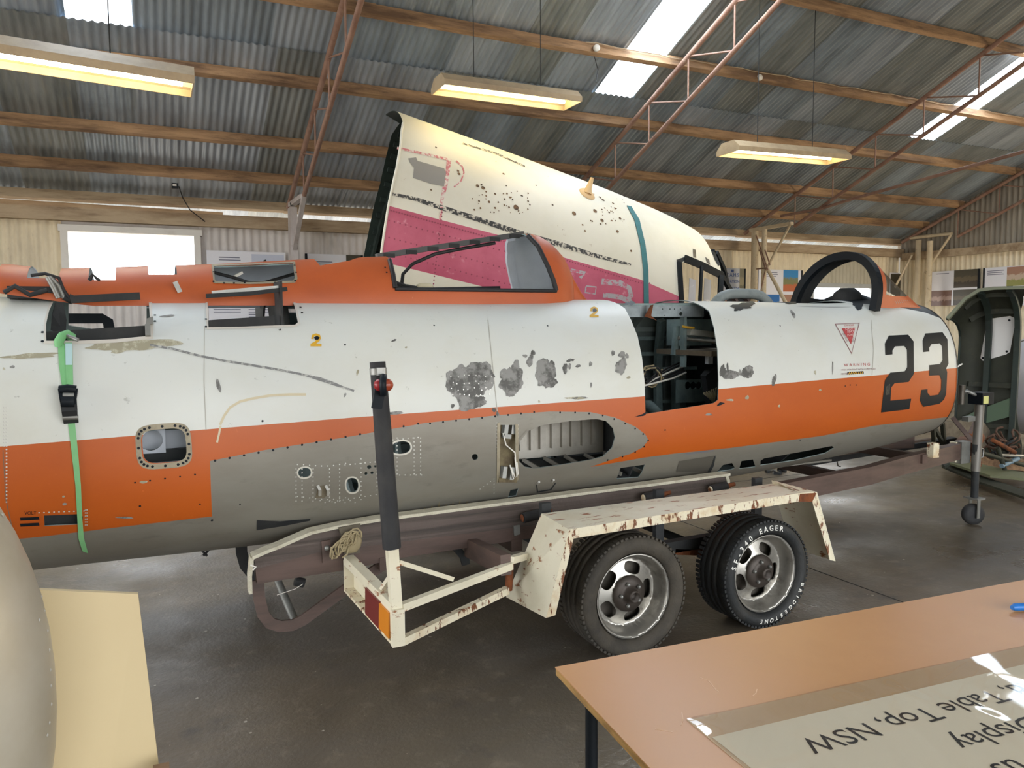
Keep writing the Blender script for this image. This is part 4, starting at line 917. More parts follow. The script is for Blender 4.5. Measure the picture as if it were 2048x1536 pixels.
def yellow2(cx, cy, s, extra=True):
    P = lambda pts: [(cx + x * s, cy + y * s) for x, y in pts]
    near.decal('number', jet, M_yellow, P([(-10, -2), (-8, -10), (0, -13), (8, -10), (10, -3), (6, 3), (0, 8), (11, 8), (11, 13), (-11, 13), (-11, 8), (-2, 3), (3, -3), (2, -7), (-2, -8), (-5, -5), (-5, -1)]), .0016)
    if extra: near.decal('screw_hole', jet, M_black, P([(-4, -5), (2, -8), (8, -4), (4, 0), (-2, 0)]), .0022)
yellow2(632, 680, 1.0); yellow2(1188, 624, .82)
tri = Zp([(135, 125), (482, 112), (370, 548)]); tri_i = Zp([(150, 133), (470, 120), (370, 528)])
near.decal('stencil_outline', jet, M_redline, tri, .0014, holes_px=[tri_i])
near.decal('stencil_triangle', jet, M_red, Zp([(230, 187), (420, 178), (362, 410)]), .0014)
ru, uu = (1, -.035), (-.0, -1)
M_palestencil = mat('pale_stencil', srgb(222, 212, 206), .5)
for k, (s_, x, y, z) in enumerate((('CAUTION', 276, 208, 6.2), ('SEAT', 306, 250, 6.2), ('LOADED', 306, 292, 5.6))): near.text('stencil', jet, M_palestencil, s_, Zp([(x, y)])[0], ru, uu, z * 1.0, .0022)
near.text('stencil', jet, M_red, 'DANGER', Zp([(268, 160)])[0], ru, uu, 4.8, .002)
near.text('stencil', jet, M_redline, 'EJECTION', Zp([(240, 255)])[0], (.42, .90), (.9, -.42), 4.6, .002)
near.text('stencil', jet, M_redline, 'SEAT', Zp([(390, 380)])[0], (.33, -.94), (-.94, -.33), 4.6, .002)
near.text('stencil', jet, M_red, 'W A R N I N G', Zp([(262, 718)])[0], (1, -.03), uu, 8.0, .002)
near.text('stencil', jet, M_redline, 'HIGH CONTENT WITH CONTROLS', Zp([(222, 778)])[0], (1, -.035), uu, 4.3, .002)
near.text('stencil', jet, M_redline, 'NOTICE', Zp([(222, 835)])[0], (1, -.04), uu, 4.6, .002)
near.decal('hazard_strip', jet, M_black, Zp([(308, 798), (535, 782), (540, 815), (312, 836)]), .0014)
for k in range(8):
    x = 318 + k * 27; near.decal('hazard_strip', jet, M_yellow, Zp([(x, 833 - k * 2), (x + 18, 798 - k * 2), (x + 27, 797 - k * 2), (x + 10, 832 - k * 2)]), .0022)
near.text('stencil', jet, M_black, 'VOLT', (49, 1029), (1, -.02), (0, -1), 9.5, .002)
for y in (1037, 1049): near.decal('stencil_bar', jet, M_black, [(40, y - 2), (78, y - 4), (79, y + 2), (41, y + 4)], .0015)
near.text('stencil', jet, M_greyink, 'GROUND CONNECTION', (1370, 910), (1, -.14), (.1, -1), 5, .002)

# ---- seams, scratches, wear ----
def line(name, pts, w, m, off=.001):
    L = []; Rr = []
    for i, p in enumerate(pts):
        a = np.array(pts[max(i - 1, 0)], float); b = np.array(pts[min(i + 1, len(pts) - 1)], float); d = b - a; d /= np.linalg.norm(d) + 1e-9; n = np.array((-d[1], d[0])) * w / 2
        L.append(tuple(np.array(p) + n)); Rr.append(tuple(np.array(p) - n))
    return near.decal(name, jet, m, L + Rr[::-1], off, .06, pxstep=12)
M_seam = mat('panel_seam', srgb(176, 174, 164), .7); M_seamg = mat('dark_seam', srgb(110, 102, 90), .7)
line('panel_seam', [(409, 655), (408, 760), (412, 860)], 1.6, M_seam)
line('panel_seam', [(976, 640), (984, 720), (992, 800), (995, 830)], 1.6, M_seam)
line('panel_seam', [(1742, 640), (1747, 700), (1744, 750)], 1.2, M_seam)
line('panel_seam', [(6, 900), (12, 1000), (30, 1080)], 1.5, M_seamg)
M_gouge = mat('grey_gouge', srgb(128, 128, 128), .6, .2, [(srgb(196, 196, 190), 40, (1, 1, 1), .5, .6, .8)])
line('gouge', [(300, 690), (345, 698), (400, 712), (450, 722), (500, 730), (560, 740), (610, 750), (650, 763), (690, 776), (708, 782)], 4.5, M_gouge, .0013)
line('gouge', [(600, 748), (640, 756), (668, 766), (690, 776)], 3, M_gouge, .0016)
near.decal('scuff', jet, M_scuff, blob(268, 690, 88, 11, 60, 4, .5, -.05), .0009)
near.decal('scuff', jet, M_scuff, blob(60, 712, 62, 4.5, 50, 5, .6, -.04), .0009)
near.decal('scuff', jet, M_scuff, blob(245, 697, 22, 8, 30, 9, .5, -.2), .0012)
M_tan = mat('tan_overspray', srgb(208, 196, 166), .6)
line('filler_trace', [(440, 850), (448, 832), (460, 815), (480, 803), (505, 797), (540, 791), (580, 789), (612, 789)], 5, M_tan, .0009)
line('filler_trace', [(434, 885), (438, 868), (441, 852)], 4, M_tan, .0009)
patches = [(918, 768, 27, 34, 0), (950, 758, 36, 30, 0), (957, 740, 26, 14, .2), (972, 752, 16, 26, .1), (935, 790, 20, 22, .3), (950, 806, 22, 12, -.2), (930, 815, 14, 7, 0), (1024, 762, 24, 26, .2), (1012, 750, 12, 14, .1), (1030, 738, 8, 18, .1), (1022, 785, 10, 9, 0), (1090, 745, 20, 27, .3), (1098, 764, 15, 12, 0), (1102, 735, 8, 13, 0), (1060, 722, 6, 12, .1), (1242, 733, 11, 16, .1), (1244, 709, 6, 7, 0), (1130, 737, 5, 10, 0), (1139, 733, 3, 6, 0), (1142, 720, 6, 3, 0), (1156, 732, 5, 3, 0), (1181, 728, 3, 5, 0), (1226, 706, 4, 5, 0), (1254, 712, 3, 5, 0), (1137, 722, 4, 3, 0), (1066, 706, 4, 6, 0), (1050, 712, 5, 3, 0), (1459, 749, 17, 10, .1), (1495, 744, 13, 12, -.3), (1445, 742, 6, 12, .2), (1548, 760, 4, 12, .2), (1586, 628, 2.5, 10, -.5), (437, 771, 4, 14, -.25), (905, 812, 4, 4, 0), (988, 820, 4, 4, 0), (995, 828, 3, 5, 0)]
for k, (x, y, rx, ry, an) in enumerate(patches): near.decal('bare_patch', jet, M_bare, blob(x, y, rx, ry, 44, 20 + k, .45, an), .0010 + .00012 * (k % 4), pxstep=5)
near.dots('pinhole', jet, M_rivet, [(x + rng.uniform(-4, 4), y + rng.uniform(-3, 3)) for x in range(905, 985, 11) for y in range(752, 800, 13)], .0035, .0026, 5)
chips = [(788, 681, 5, 2.2, -.4), (812, 695, 2.5, 2, 0), (690, 790, 2, 5, .4), (1257, 755, 4, 2.4, 0), (1160, 796, 18, 2.2, -.05), (1078, 803, 2, 3, 0), (790, 826, 18, 3, -.08), (1150, 796, 20, 2.5, 0), (25, 734, 5, 3, 0), (8, 738, 2.5, 3, 0), (335, 632, 14, 2.2, -.1), (320, 690, 12, 1.6, 0), (560, 660, 2.5, 2, 0), (715, 745, 2.5, 6, .3), (1182, 770, 2, 5, 0), (1640, 780, 3, 2, 0), (1665, 735, 1.2, 14, 0), (287, 964, 7, 3, -.1), (129, 1008, 4, 3, 0), (127, 993, 2.5, 2, 0), (250, 1035, 16, 2, 0), (1494, 795, 4, 4, .2), (1480, 745, 2, 7, 0), (1630, 745, 2, 4, 0), (1455, 735, 2, 10, 0), (1460, 800, 8, 2, 0), (1417, 829, 8, 2, 0), (1558, 812, 2, 3, .4)]
for k, (x, y, rx, ry, an) in enumerate(chips): near.decal('paint_chip', jet, M_scuff if k % 2 else M_bare, blob(x, y, rx, ry, 18, 80 + k, .5, an), .0012, pxstep=6)
for k, (x, y, rx, ry) in enumerate(((1486, 612, 22, 6), (1476, 618, 7, 5), (1500, 607, 10, 4), (1260, 607, 10, 4), (1583, 606, 10, 3), (1718, 613, 9, 6), (1710, 606, 6, 5))): near.decal('grease_stain', jet, M_black, blob(x, y, rx, ry, 30, 130 + k, .7), .0012, pxstep=5)
near.decal('cut_tear', jet, M_black, [(1268, 834), (1285, 828), (1291, 824), (1291, 830), (1286, 832)], .0012)
near.decal('cut_tear', jet, M_black, [(1434, 810), (1440, 804), (1450, 806), (1442, 810), (1434, 812)], .0012)
# rivets
riv = [(x, y + 3 * math.sin(x)) for x in range(595, 700, 12) for y in (932 - (x - 595) * .05, 996 + (x - 595) * .0)]
riv += [(x, y) for x in (592, 604, 626, 659, 679) for y in range(938, 1004, 8)]
riv += [(x, 930 - (x - 690) * .10) for x in range(690, 760, 10)] + [(x, 1004 - (x - 660) * .16) for x in range(664, 760, 11)] + [(722, y) for y in range(918, 1000, 9)] + [(754, y) for y in range(900, 985, 8)]
riv += [(x, y) for x in (794, 828, 841) for y in range(876, 950, 8)] + [(x, 880 - (x - 785) * .1) for x in range(786, 842, 10)] + [(x, 950) for x in range(788, 845, 11)]
riv += [(994 + (y - 846) * .01, y) for y in range(846, 966, 7)] + [(1036, y) for y in range(850, 960, 8)]
riv += [(640 + k * 10, 1001 + (k % 2) * 4) for k in range(8)] + [(960 + k * 7, 978 - k * 5) for k in range(7)] + [(988, 962 + k * 6) for k in range(5)]
riv += [(13, 815 + k * 7) for k in range(28)] + [(8, 815 + k * 7) for k in range(12)]
riv += [(x, 1025 - (x - 90) * .04) for x in range(78, 172, 10)] + [(171, y) for y in range(1020, 1056, 6)] + [(174, y) for y in range(1020, 1056, 6)]
near.dots('rivet_line', jet, M_rivet, riv, .0032, .0005, 6, .0018)
bl = [(x, 921 - (x - 420) * .182 + 2) for x in range(430, 850, 29)] + [(x, 845 - (x - 860) * .11 + 2) for x in range(860, 1090, 26)] + [(1120, 825), (1150, 825), (1178, 827), (1205, 831), (1228, 838), (1250, 847), (1270, 857), (1286, 868), (1296, 881), (1288, 893), (1270, 904), (1245, 913), (1215, 920)]
near.dots('screw_hole', jet, M_black, bl, .0055, .0016)
near.dots('screw_hole', jet, M_black, [(x, 1008) for x in (400, 480)] + [(270 + k * 30, 965 - k * 4) for k in range(5)], .004, .0016)
near.dots('screw_hole', jet, M_black, [(280, 1012), (525, 842), (690, 690), (868, 651), (1095, 652), (1330, 860), (1600, 880), (1560, 652), (1700, 770), (1712, 770), (1690, 772)], .005, .0016)

# ---- bay interior ----
M_zinc = mat('blue_green_primer', srgb(140, 160, 160), .6, .1, [(srgb(90, 106, 106), 5, (1, 1, 1), .4, .7, .8), (srgb(150, 156, 150), 10, (1, 1, 1), .62, .72, .6)])
yi = YC - .17
G0 = onY(1255, 625, yi); G1 = onY(1395, 623, yi); 
zt_, zb_ = onY(1320, 609, yi)[2], onY(1320, 634, yi)[2]
gs = Surf(lambda s, t: (s, yi, t), G0[0] - .25, G1[0] + .05, zb_, zt_, 6, 3)
if gs.N(G0[0], (zb_ + zt_) / 2).y > 0: gs.flip = True
hl = [[(onY(x, y, yi)[0] + r * .0026 * math.cos(a), onY(x, y, yi)[2] + r * .0026 * math.sin(a)) for a in np.linspace(0, 2 * PI, 13)[:-1]] for x, y, r in ((1325, 618, 1.6), (1340, 618, 1.7), (1349, 618, 1.6), (1361, 618, 1.6), (1362, 628, 4.8), (1329, 631, 1.2))]
gs.sheet('longeron', jet, [mat('scratched_grey_longeron', srgb(150, 160, 164), .5, .3, [(srgb(100, 108, 112), 7, (1, 1, 1), .4, .7, .8)]), M_zinc], None, hl, [], .012, .05)
mb = MB(); mb.bar((G0[0] - .25, yi + .06, zt_ + .0), (G1[0] + .3, yi + .06, zt_ + .0), .13, .012); mb.build('longeron_cap', M_zinc, jet)
mb = MB(); c = Vector(onY(1297, 621, yi - .03)); mb.add([c + Vector((-.03, 0, -.035)), c + Vector((.02, 0, -.03)), c + Vector((.028, -.01, .035)), c + Vector((.0, -.02, .03)), c + Vector((.05, -.015, -.06)), c + Vector((.02, -.02, -.05))], [(0, 1, 2, 3), (1, 5, 4), (0, 5, 1)]); mb.build('torn_flap', M_rust, jet)
yfw = YC + .42
for k, x in enumerate((1317, 1352)):
    a = onY(x + 6, 640, yfw - .12); b = onY(x, 700, yfw); c = onY(x - 2, 760, yfw + .03); d = onY(x, 830, yfw - .05)
    MB().path([a, b, c, d], .05, .035, (0, 1, 0)).build('bay_frame', M_zinc, jet)
for y in (677, 708): MB().bar(onY(1270, y, yfw + .05), onY(1350, y - 1, yfw + .05), .02, .025).build('stringer', M_zinc, jet)
for y in (738, 804): MB().bar(onY(1275, y, yfw + .02), onY(1440, y - 3, yfw + .02), .02, .02).build('stringer', M_zinc, jet)
mb = MB(); q = [onY(1347, 710, yi + .1), onY(1353, 652, yi + .1), onY(1360, 652, yi + .1), onY(1356, 711, yi + .1)]; mb.prism(q, (0, .03, 0)); mb.build('bracket_post', M_zinc, jet)
MB().tube([onY(1356, 676, yi + .1), onY(1440, 684, yi - .1)], .012, 8).build('control_rod', M_steel, jet)
mb = MB(); mb.prism([onY(1381, 670, yi), onY(1384, 658, yi), onY(1432, 664, yi), onY(1434, 675, yi)], (0, .06, 0)); mb.build('tray', mat('scuffed_white_tray', srgb(176, 178, 170), .6), jet)
mb = MB(); mb.tube([onY(1364, 653, yi + .02), onY(1375, 655, yi), onY(1388, 656, yi)], .008, 6); mb.build('yellow_fitting', M_yellow, jet)
# equipment shelf, boxes
sh = [onY(1361, 724, yi + .05), onY(1438, 732, yi - .2)]
mb = MB(); mb.prism([(sh[0][0], yi - .24, 1.335), (sh[0][0] + .42, yi - .24, 1.335), (sh[0][0] + .42, yi + .30, 1.335), (sh[0][0], yi + .30, 1.335)], (0, 0, -.03)); mb.build('equipment_shelf', mat('brown_shelf', srgb(120, 106, 86), .7, 0, [(srgb(80, 70, 58), 6, (1, 1, 1), .4, .7, .8)]), jet)
MB().box((sh[0][0] + .22, yi + .25, 1.44), (.24, .16, .17)).build('equipment_box', M_zinc, jet)
MB().box(tuple(onY(1418, 716, yi - .16)), (.035, .03, .07)).build('switch_block', M_inlight, jet)
MB().box((sh[0][0] + .02, yi + .05, 1.40), (.02, .04, .34)).build('bay_frame', M_zinc, jet)
yq = YC + .12
ib = onY(1385, 795, yq)
ps = Surf(lambda s, t: (s, yq, t), ib[0] - .13, ib[0] + .16, ib[2] - .03, ib[2] + .12, 3, 3)
if ps.N(ib[0], ib[2]).y > 0: ps.flip = True
hh = [[(onY(x, 771, yq)[0] + .026 * math.cos(a), onY(x, 771, yq)[2] + .026 * math.sin(a)) for a in np.linspace(0, 2 * PI, 17)[:-1]] for x in (1376, 1387, 1398)]
ps.sheet('instrument_bracket', jet, [M_zinc, M_zinc], None, hh, [], .01, .06)
MB().bar((ib[0] - .12, yq, ib[2] - .35), (ib[0] - .12, yq, ib[2] + .1), .03, .03).build('bay_frame', M_zinc, jet)
mb = MB(); mb.prism([onY(1422, 812, yi - .1), onY(1411, 752, yi - .1), onY(1425, 735, yi - .1), onY(1440, 728, yi - .12), onY(1440, 812, yi - .12)], (0, .05, 0)); mb.build('side_web', M_dark, jet)
# wiring
for k in range(6):
    o = k * .012
    MB().tube([np.array(onY(1286, 772, yi - .05)) + (0, o, -o), np.array(onY(1318, 764, yi)) + (0, o, o * .5), np.array(onY(1345, 757, yi + .05)) + (0, o, o), np.array(onY(1372, 745, yi + .1)) + (0, o, o)], .006, 6).build('wiring', M_trimw if k % 3 == 0 else M_hose, jet)
for k in range(9):
    c = np.array(onY(1300, 752, yi + .05)); r = .05 + .008 * (k % 4); ph = rng.uniform(0, 6)
    MB().tube([c + np.array([r * math.cos(a + ph) * 1.1, rng.uniform(-.04, .04), r * math.sin(a + ph) * .9]) for a in np.linspace(0, 4.6, 10)], .005, 5).build('wiring', M_rope if k % 2 else M_hose, jet)
for k in range(6):
    a = np.array(onY(1428, 806, yi - .16)); b = np.array(onY(1407 + 5 * k, 786 - 2 * k, yi - .2 - .01 * k)); MB().path([a, (a + b) / 2 + (0, -.01, 0), b], .012, .002, (0, 1, 0)).build('frayed_tape', M_tan, jet)
MB().tube([onY(1275, 812, yi + .2), onY(1300, 812, yi + .1), onY(1318, 830, yi)], .035, 8).build('duct', M_zinc, jet)
# bulkheads fore and aft of the bay
for s_, nm in ((sl - .06, 'bay_bulkhead'), (sr + .55, 'bay_bulkhead')):
    pts = [Vector(hullP(1)(s_, t)) + Vector((0, .03, 0)) for t in np.linspace(-1.4, 1.1, 14)] + [Vector(hullP(-1)(s_, t)) + Vector((0, -.03, 0)) for t in np.linspace(1.1, -1.4, 14)]
    MB().prism(pts, (.01, 0, 0)).build(nm, M_dark, jet)

# ---- dorsal spine ----
def zpx(x, y): p = onY(x, y, YC); return p[0], p[2]
TOPL = [(-1.5, 1.80)] + [zpx(*p) for p in ((20, 529), (54, 533), (118, 538), (231, 535), (423, 529), (630, 518), (775, 513), (900, 492), (1048, 467), (1068, 471), (1090, 484), (1118, 512), (1140, 545), (1160, 582), (1174, 606))]
TX = np.array([p[0] for p in TOPL]); TZ = np.array([p[1] for p in TOPL])
def spineP(side):
    def P(s, t):
        zt = float(np.interp(s, TX, TZ)); wd = .265 if s < 1.6 else .265 - .02 * min((s - 1.6) / .4, 1)
        if s > 1.95: wd *= max(.08, 1 - ((s - 1.95) / .30) ** 2) ** .5 if s < 2.25 else .08
        hz = _sm(s, 1) + _sm(s, 2) * (1 - min(wd / _sm(s, 4), .99) ** FN) ** (1 / FN)
        lift = max(0, (-.22 - s)) * .16
        zb = hz - .012 + lift; zt = max(zt, zb + .01)
        return (s, YC - side * wd * math.cos(t) ** .85 if math.cos(t) > 0 else YC, zb + (zt - zb) * math.sin(t))
    return P
SE = TX[-1] - .005
sp = Surf(spineP(1), -.55, SE, 0, PI / 2, 120, 24, .33)
if sp.N(1, .3).y > 0: sp.flip = True
spf = Surf(spineP(-1), -.55, SE, 0, PI / 2, 120, 24, .33)
if spf.N(1, .3).y < 0: spf.flip = True
def notch(x0, x1, y):
    a = sp.hit(x0, y); b = sp.hit(x1, y)
    return [a, b, (b[0], PI / 2 + .02), (a[0], PI / 2 + .02)]
NT = [notch(54, 118, 556), notch(177, 231, 560), notch(297, 354, 549)]
nb = sp.px([(632, 522), (640, 531), (660, 528), (700, 521)], 10, False)
NT.append([(nb[0][0] + .0, PI / 2 + .02)] + nb + [(nb[-1][0] + .12, PI / 2 + .02)])
wn = sp.px([(430, 560), (427, 533), (500, 531), (586, 527), (590, 556), (585, 562), (500, 565), (434, 564)], 8)
nr = sp.px([(790, 576), (786, 550), (779, 520)], 8, False); fr_ = sp.px([(1056, 472), (1075, 492), (1096, 535), (1106, 560), (1112, 581)], 8, False); bt = sp.px([(1112, 582), (950, 580), (790, 578)], 8, False)
op = [nr[-1]] + [(nr[-1][0] + .01, PI / 2 + .02), (fr_[0][0] - .01, PI / 2 + .02)] + fr_ + bt + nr[:-1]
SM = [M_spine, M_zinc]
spine = sp.sheet('dorsal_spine', jet, SM, None, NT + [wn, op], [], .006, .05)
SFH = [[h for h in (spf.hit(x, y) for x, y in densify(q, 8)) if h] for q in ([(404, 604), (404, 578), (556, 570), (552, 604)], [(137, 612), (137, 592), (297, 584), (293, 612)])]
for q in SFH:
    for i, (s_, t_) in enumerate(q): q[i] = (s_, -.02 if t_ < .12 else t_)
spf.sheet('dorsal_spine', jet, [M_spine, M_inlight], None, NT + [op] + [q for q in SFH if len(q) > 4], [], .006, .06)
# seal strips round the opening, ridge bar, hatch frame
def sline(name, pts, r, m, par=jet, y_off=-.004):
    q = [np.array(sp.P(*h)) + (0, y_off, 0) for h in pts]; MB().tube(q, r, 6).build(name, m, par)
sline('opening_seal', nr, .012, M_hose); sline('opening_seal', fr_, .013, M_hose); sline('opening_seal', bt, .010, M_hose)
ra = Vector((nr[-1][0] - .03, YC, spineP(1)(nr[-1][0], PI / 2)[2] - .0)); rb = Vector((fr_[0][0] + .01, YC, spineP(1)(fr_[0][0], PI / 2)[2]))
bar = MB(); bar.bar(ra, rb, .05, .028); ro = bar.build('ridge_rail', mat('dark_rail_metal', srgb(62, 62, 62), .5, .3), jet)
for k in range(7):
    c = ra.lerp(rb, (k + .5) / 7) + Vector((0, -.026, -.006)); MB().box(c, (.06, .008, .022)).build('rail_clip', M_dark, ro)
spf_ring = [Vector(spf.P(h[0] - .02, h[1])) + Vector((0, -.01, 0)) for h in fr_]
mb = MB(); mb.path(spf_ring, .05, .02, (0, 1, 0)); mb.build('canopy_bow', M_inlight, jet)
MB().tube([onY(803, 572, YC + .1), onY(806, 548, YC + .05), onY(825, 528, YC), onY(870, 508, YC - .02), onY(920, 498, YC), onY(990, 486, YC)], .010, 6).build('cable', M_hose, jet)
for k in range(4): MB().tube([onY(786, 562 + 3 * k, YC - .05 + .08 * k), onY(810, 570 + 2 * k, YC - .05 + .08 * k), onY(850, 577, YC - .05 + .07 * k), onY(1000, 577 - k, YC - .05 + .06 * k)], .006, 5).build('cable', M_hose, jet)
MB().ball(onY(850, 572, YC - .05), (.05, .03, .018)).build('tape_wrap', M_yellow if False else M_tan, jet)
fr2 = sp.px([(427, 567), (423, 530), (500, 528), (590, 524), (595, 558), (590, 566), (500, 569)], 8)
sp.sheet('hatch_frame', jet, [M_ring], fr2, [wn], [], 0, .03, .003)
sp.dots('screw_hole', jet, M_black, [(427, 545), (427, 564), (448, 567), (468, 567), (489, 566), (550, 566), (590, 562), (592, 546), (589, 532), (770, 536), (773, 546)], .005, .0045)
MB().tube([onY(428, 545, YC - .1), onY(470, 556, YC - .12), onY(500, 566, YC - .2), onY(530, 565, YC - .15), onY(560, 556, YC - .05), onY(588, 548, YC)], .008, 6).build('cable', M_hose, jet)
MB().bar(onY(465, 555, YC - .08), onY(484, 545, YC - .05), .012, .012).build('wire_end', M_trimw, jet)
MB().box(tuple(onY(355, 574, YC - .27)), (.02, .01, .05), Matrix.Rotation(-.4, 3, 'Y')).build('clip', M_steel, jet)
# hoses and dark fittings at the broken rear end
for pts, r, m in (([(8, 585), (30, 572), (60, 590), (95, 580)], .010, M_dark), ([(62, 551), (90, 547), (118, 556), (126, 578), (140, 600)], .007, M_hose), ([(96, 553), (108, 575), (118, 596)], .013, M_steel), ([(100, 553), (118, 572), (128, 596)], .010, M_steel), ([(128, 595), (140, 603), (146, 590)], .012, M_dark), ([(177, 560), (185, 548), (192, 556), (200, 561)], .006, M_hose), ([(180, 562), (184, 550)], .006, M_hose)):
    MB().tube([onY(*q, YC - .28) for q in pts], r, 6).build('hose', m, jet)
MB().box(tuple(onY(75, 586, YC - .2)), (.20, .12, .05)).build('dark_fitting', M_dark, jet)
# ---- cockpit, windscreen ----
HX = 4.33; HW = .36; HZ = 1.575
apex = onY(1698, 512, YC); HH = apex[2] - HZ; lean = apex[0] - HX
hoop = []
for a in np.linspace(-.02, PI + .02, 33):
    zz = math.sin(a) ** .8 if math.sin(a) > 0 else 0; hoop.append((HX + lean * zz * .55 + .04, YC - HW * math.cos(a) * (1 if abs(math.cos(a)) < .9 else 1), HZ + HH * zz))
MB().path([Vector(p) for p in hoop], .055, .045, (1, 0, 0)).build('canopy_bow', M_black, jet)
NX = 4.97
def wsP(s, t):
    u = (s - HX) / (NX - HX); u = min(max(u, 0), 1)
    w = HW - .10 * u; zb = HZ + .02 - .01 * u; h = HH * (1 - u) ** .78 + .03
    sn = max(math.sin(t), 0)
    return (s + (lean * .55 + .06) * sn ** .8 * (1 - u), YC - w * math.cos(t), zb + h * sn ** .8)
ws = Surf(wsP, HX + .05, NX, 0, PI, 30, 60, .45)
if ws.N(HX + .1, .6).y > 0: ws.flip = True
g = ws.px([(1757, 548), (1752, 592), (1780, 594), (1808, 597), (1795, 578), (1775, 558)], 6)
gm = [(s, PI - t) for s, t in g]
gt = [(HX + .14, PI / 2 - .38), (NX - .06, PI / 2 - .25), (NX - .06, PI / 2 + .25), (HX + .14, PI / 2 + .38)]
gl = [(HX + .15, .18), (HX + .25, .20), (NX - .22, .34), (NX - .07, .8)]
holes = [gl + [(s, PI - t) for s, t in gl[::-1]]]
ws.sheet('windscreen_frame', jet, [M_spine, M_dark], None, holes, [], .008, .05)
for h in holes: ws.sheet('windscreen_glass', jet, [M_perspex], h, (), (), 0, .06, -.003)
ws.dots('rivet_line', jet, M_steel, [(1790 + 4 * k, 603 - .3 * k) for k in range(9)] + [(1792 + 4 * k, 606 - .3 * k) for k in range(8)], .004, .002)
MB().ball((4.55, YC + .02, 1.61), (.17, .2, .10), 12).build('instrument_coaming', M_black, jet)
MB().ball((4.50, YC - .02, 1.64), (.10, .12, .11), 12).build('instrument_coaming', M_dark, jet)
MB().bar((3.1, YC + .30, 1.60), (4.3, YC + .30, 1.62), .06, .06).build('cockpit_sill', M_black, jet)
MB().bar((3.3, YC - .26, 1.585), (4.3, YC - .26, 1.585), .04, .03).build('cockpit_sill', M_dark, jet)
MB().box((3.62, YC + .1, 1.63), (.10, .12, .06)).build('cockpit_fitting', M_dark, jet)
rb_ = [onY(*q, YC) for q in ((1428, 612), (1434, 602), (1444, 593), (1458, 588), (1480, 587), (1508, 588), (1522, 592), (1533, 602), (1540, 614))]
MB().tube(rb_, .034, 10).build('roll_bar', mat('grey_tube_paint', srgb(132, 140, 140), .5, 0, [(srgb(96, 104, 104), 9, (1, 1, 1), .5, .7, .7)]), jet)
for x in (1466, 1490): MB().path([onY(x, 592, YC + .02), onY(x + 5, 602, YC + .02), onY(x + 2, 614, YC + .02)], .035, .02).build('roll_bar_bracket', M_maroon, jet)
# nose: rolled edge and inner intake duct
edge = [hullP(1)(S1 - .004, t) for t in np.linspace(-PI / 2, PI / 2, 40)] + [hullP(-1)(S1 - .004, t) for t in np.linspace(PI / 2, -PI / 2, 40)]
MB().tube([Vector(p) for p in edge], .005, 6).build('nose_ring', M_alloyd, jet)
duct = MB(); pr = []
for j in range(40):
    a = 2 * PI * j / 40
    pr.append((a,))
vs = []
for (s_, f) in ((5.04, .90), (4.6, .62), (3.9, .5)):
    for k in range(32): a = 2 * PI * k / 32; vs.append((s_, YC + .46 * f * math.cos(a), 1.07 + .42 * f * math.sin(a)))
duct.add(vs, [(i * 32 + k, i * 32 + (k + 1) % 32, (i + 1) * 32 + (k + 1) % 32, (i + 1) * 32 + k) for i in range(2) for k in range(32)], 0, True); duct.build('intake_duct', M_grey, jet)
MB().tube([onY(1912, 735, YC - .46), onY(1924, 728, YC - .46)], .006, 5).build('wire_end', M_trimw, jet)
# keel rail and wires below
MB().bar(onY(1445, 945, YC - .22), onY(1660, 920, YC - .22), .03, .012).build('keel_rail', M_grey, jet)
MB().tube([onY(1674, 922, YC - .2), onY(1676, 932, YC - .2), onY(1681, 933, YC - .2)], .004, 5).build('wire_end', M_hose, jet)
for a, b in (((388, 1083), (414, 1112)), ((436, 1080), (407, 1111))): MB().tube([onY(*a, YC - .1), onY(*b, YC - .15)], .006, 5).build('wire_end', M_hose, jet)
for k in range(7): near.decal('grass_wisp', jet, M_rope, [(845 + k * 14, 1024 - k * 2), (850 + k * 14, 1012 - k * 2 - (k % 3) * 3), (851 + k * 14, 1024 - k * 2)], .004)

# ---- ratchet strap over the rear ----
strap = thing('ratchet_strap', 'green ratchet strap tied down over the rear of the jet fuselage', 'strap', near.P(*near.hit(140, 830)))
def ribbon(name, L, Rr, off, m, par):
    o = near.px(L + Rr[::-1], 12); return near.sheet(name, par, [m, m], o, (), (), .002, .05, off)
ribbon('webbing', [(136, 845), (143, 900), (151, 970), (155, 1040), (157, 1075), (165, 1100)], [(150, 845), (156, 900), (162, 970), (165, 1040), (168, 1075), (176, 1104)], .006, M_strapg, strap)
ribbon('webbing', [(116, 690), (118, 730), (127, 790)], [(130, 690), (133, 730), (148, 790)], .006, M_strapg, strap)
ribbon('webbing', [(130, 688), (131, 730), (134, 770)], [(145, 688), (146, 730), (147, 770)], .010, M_strapg, strap)
near.sheet('strap_label', strap, [mat('pale_blue_label', srgb(176, 206, 208), .5)], near.px([(131, 690), (145, 690), (145, 732), (132, 732)], 12), (), (), 0, .05, .012)
yy = near.P(*near.hit(130, 684))[1]
MB().tube([onY(118, 692, yy - .004), onY(118, 682, yy - .01), onY(124, 672, yy - .0), onY(134, 668, yy + .02), onY(146, 676, yy + .03)], .018, 6).build('hook_loop', M_strapg, strap)
MB().tube([onY(134, 672, yy), onY(146, 676, yy - .01), onY(156, 680, yy - .02)], .008, 6).build('hook', M_steel, strap)
rp = lambda x, y, o: Vector(near.P(*near.hit(x, y))) + near.N(*near.hit(x, y)) * o
mb = MB(); mb.path([rp(122, 782, .03), rp(126, 800, .05), rp(130, 828, .03)], .012, .02, (0, 1, 0)); mb.build('ratchet_side', M_black, strap)
mb = MB(); mb.path([rp(154, 782, .03), rp(152, 800, .05), rp(153, 828, .03)], .012, .02, (0, 1, 0)); mb.build('ratchet_side', M_black, strap)
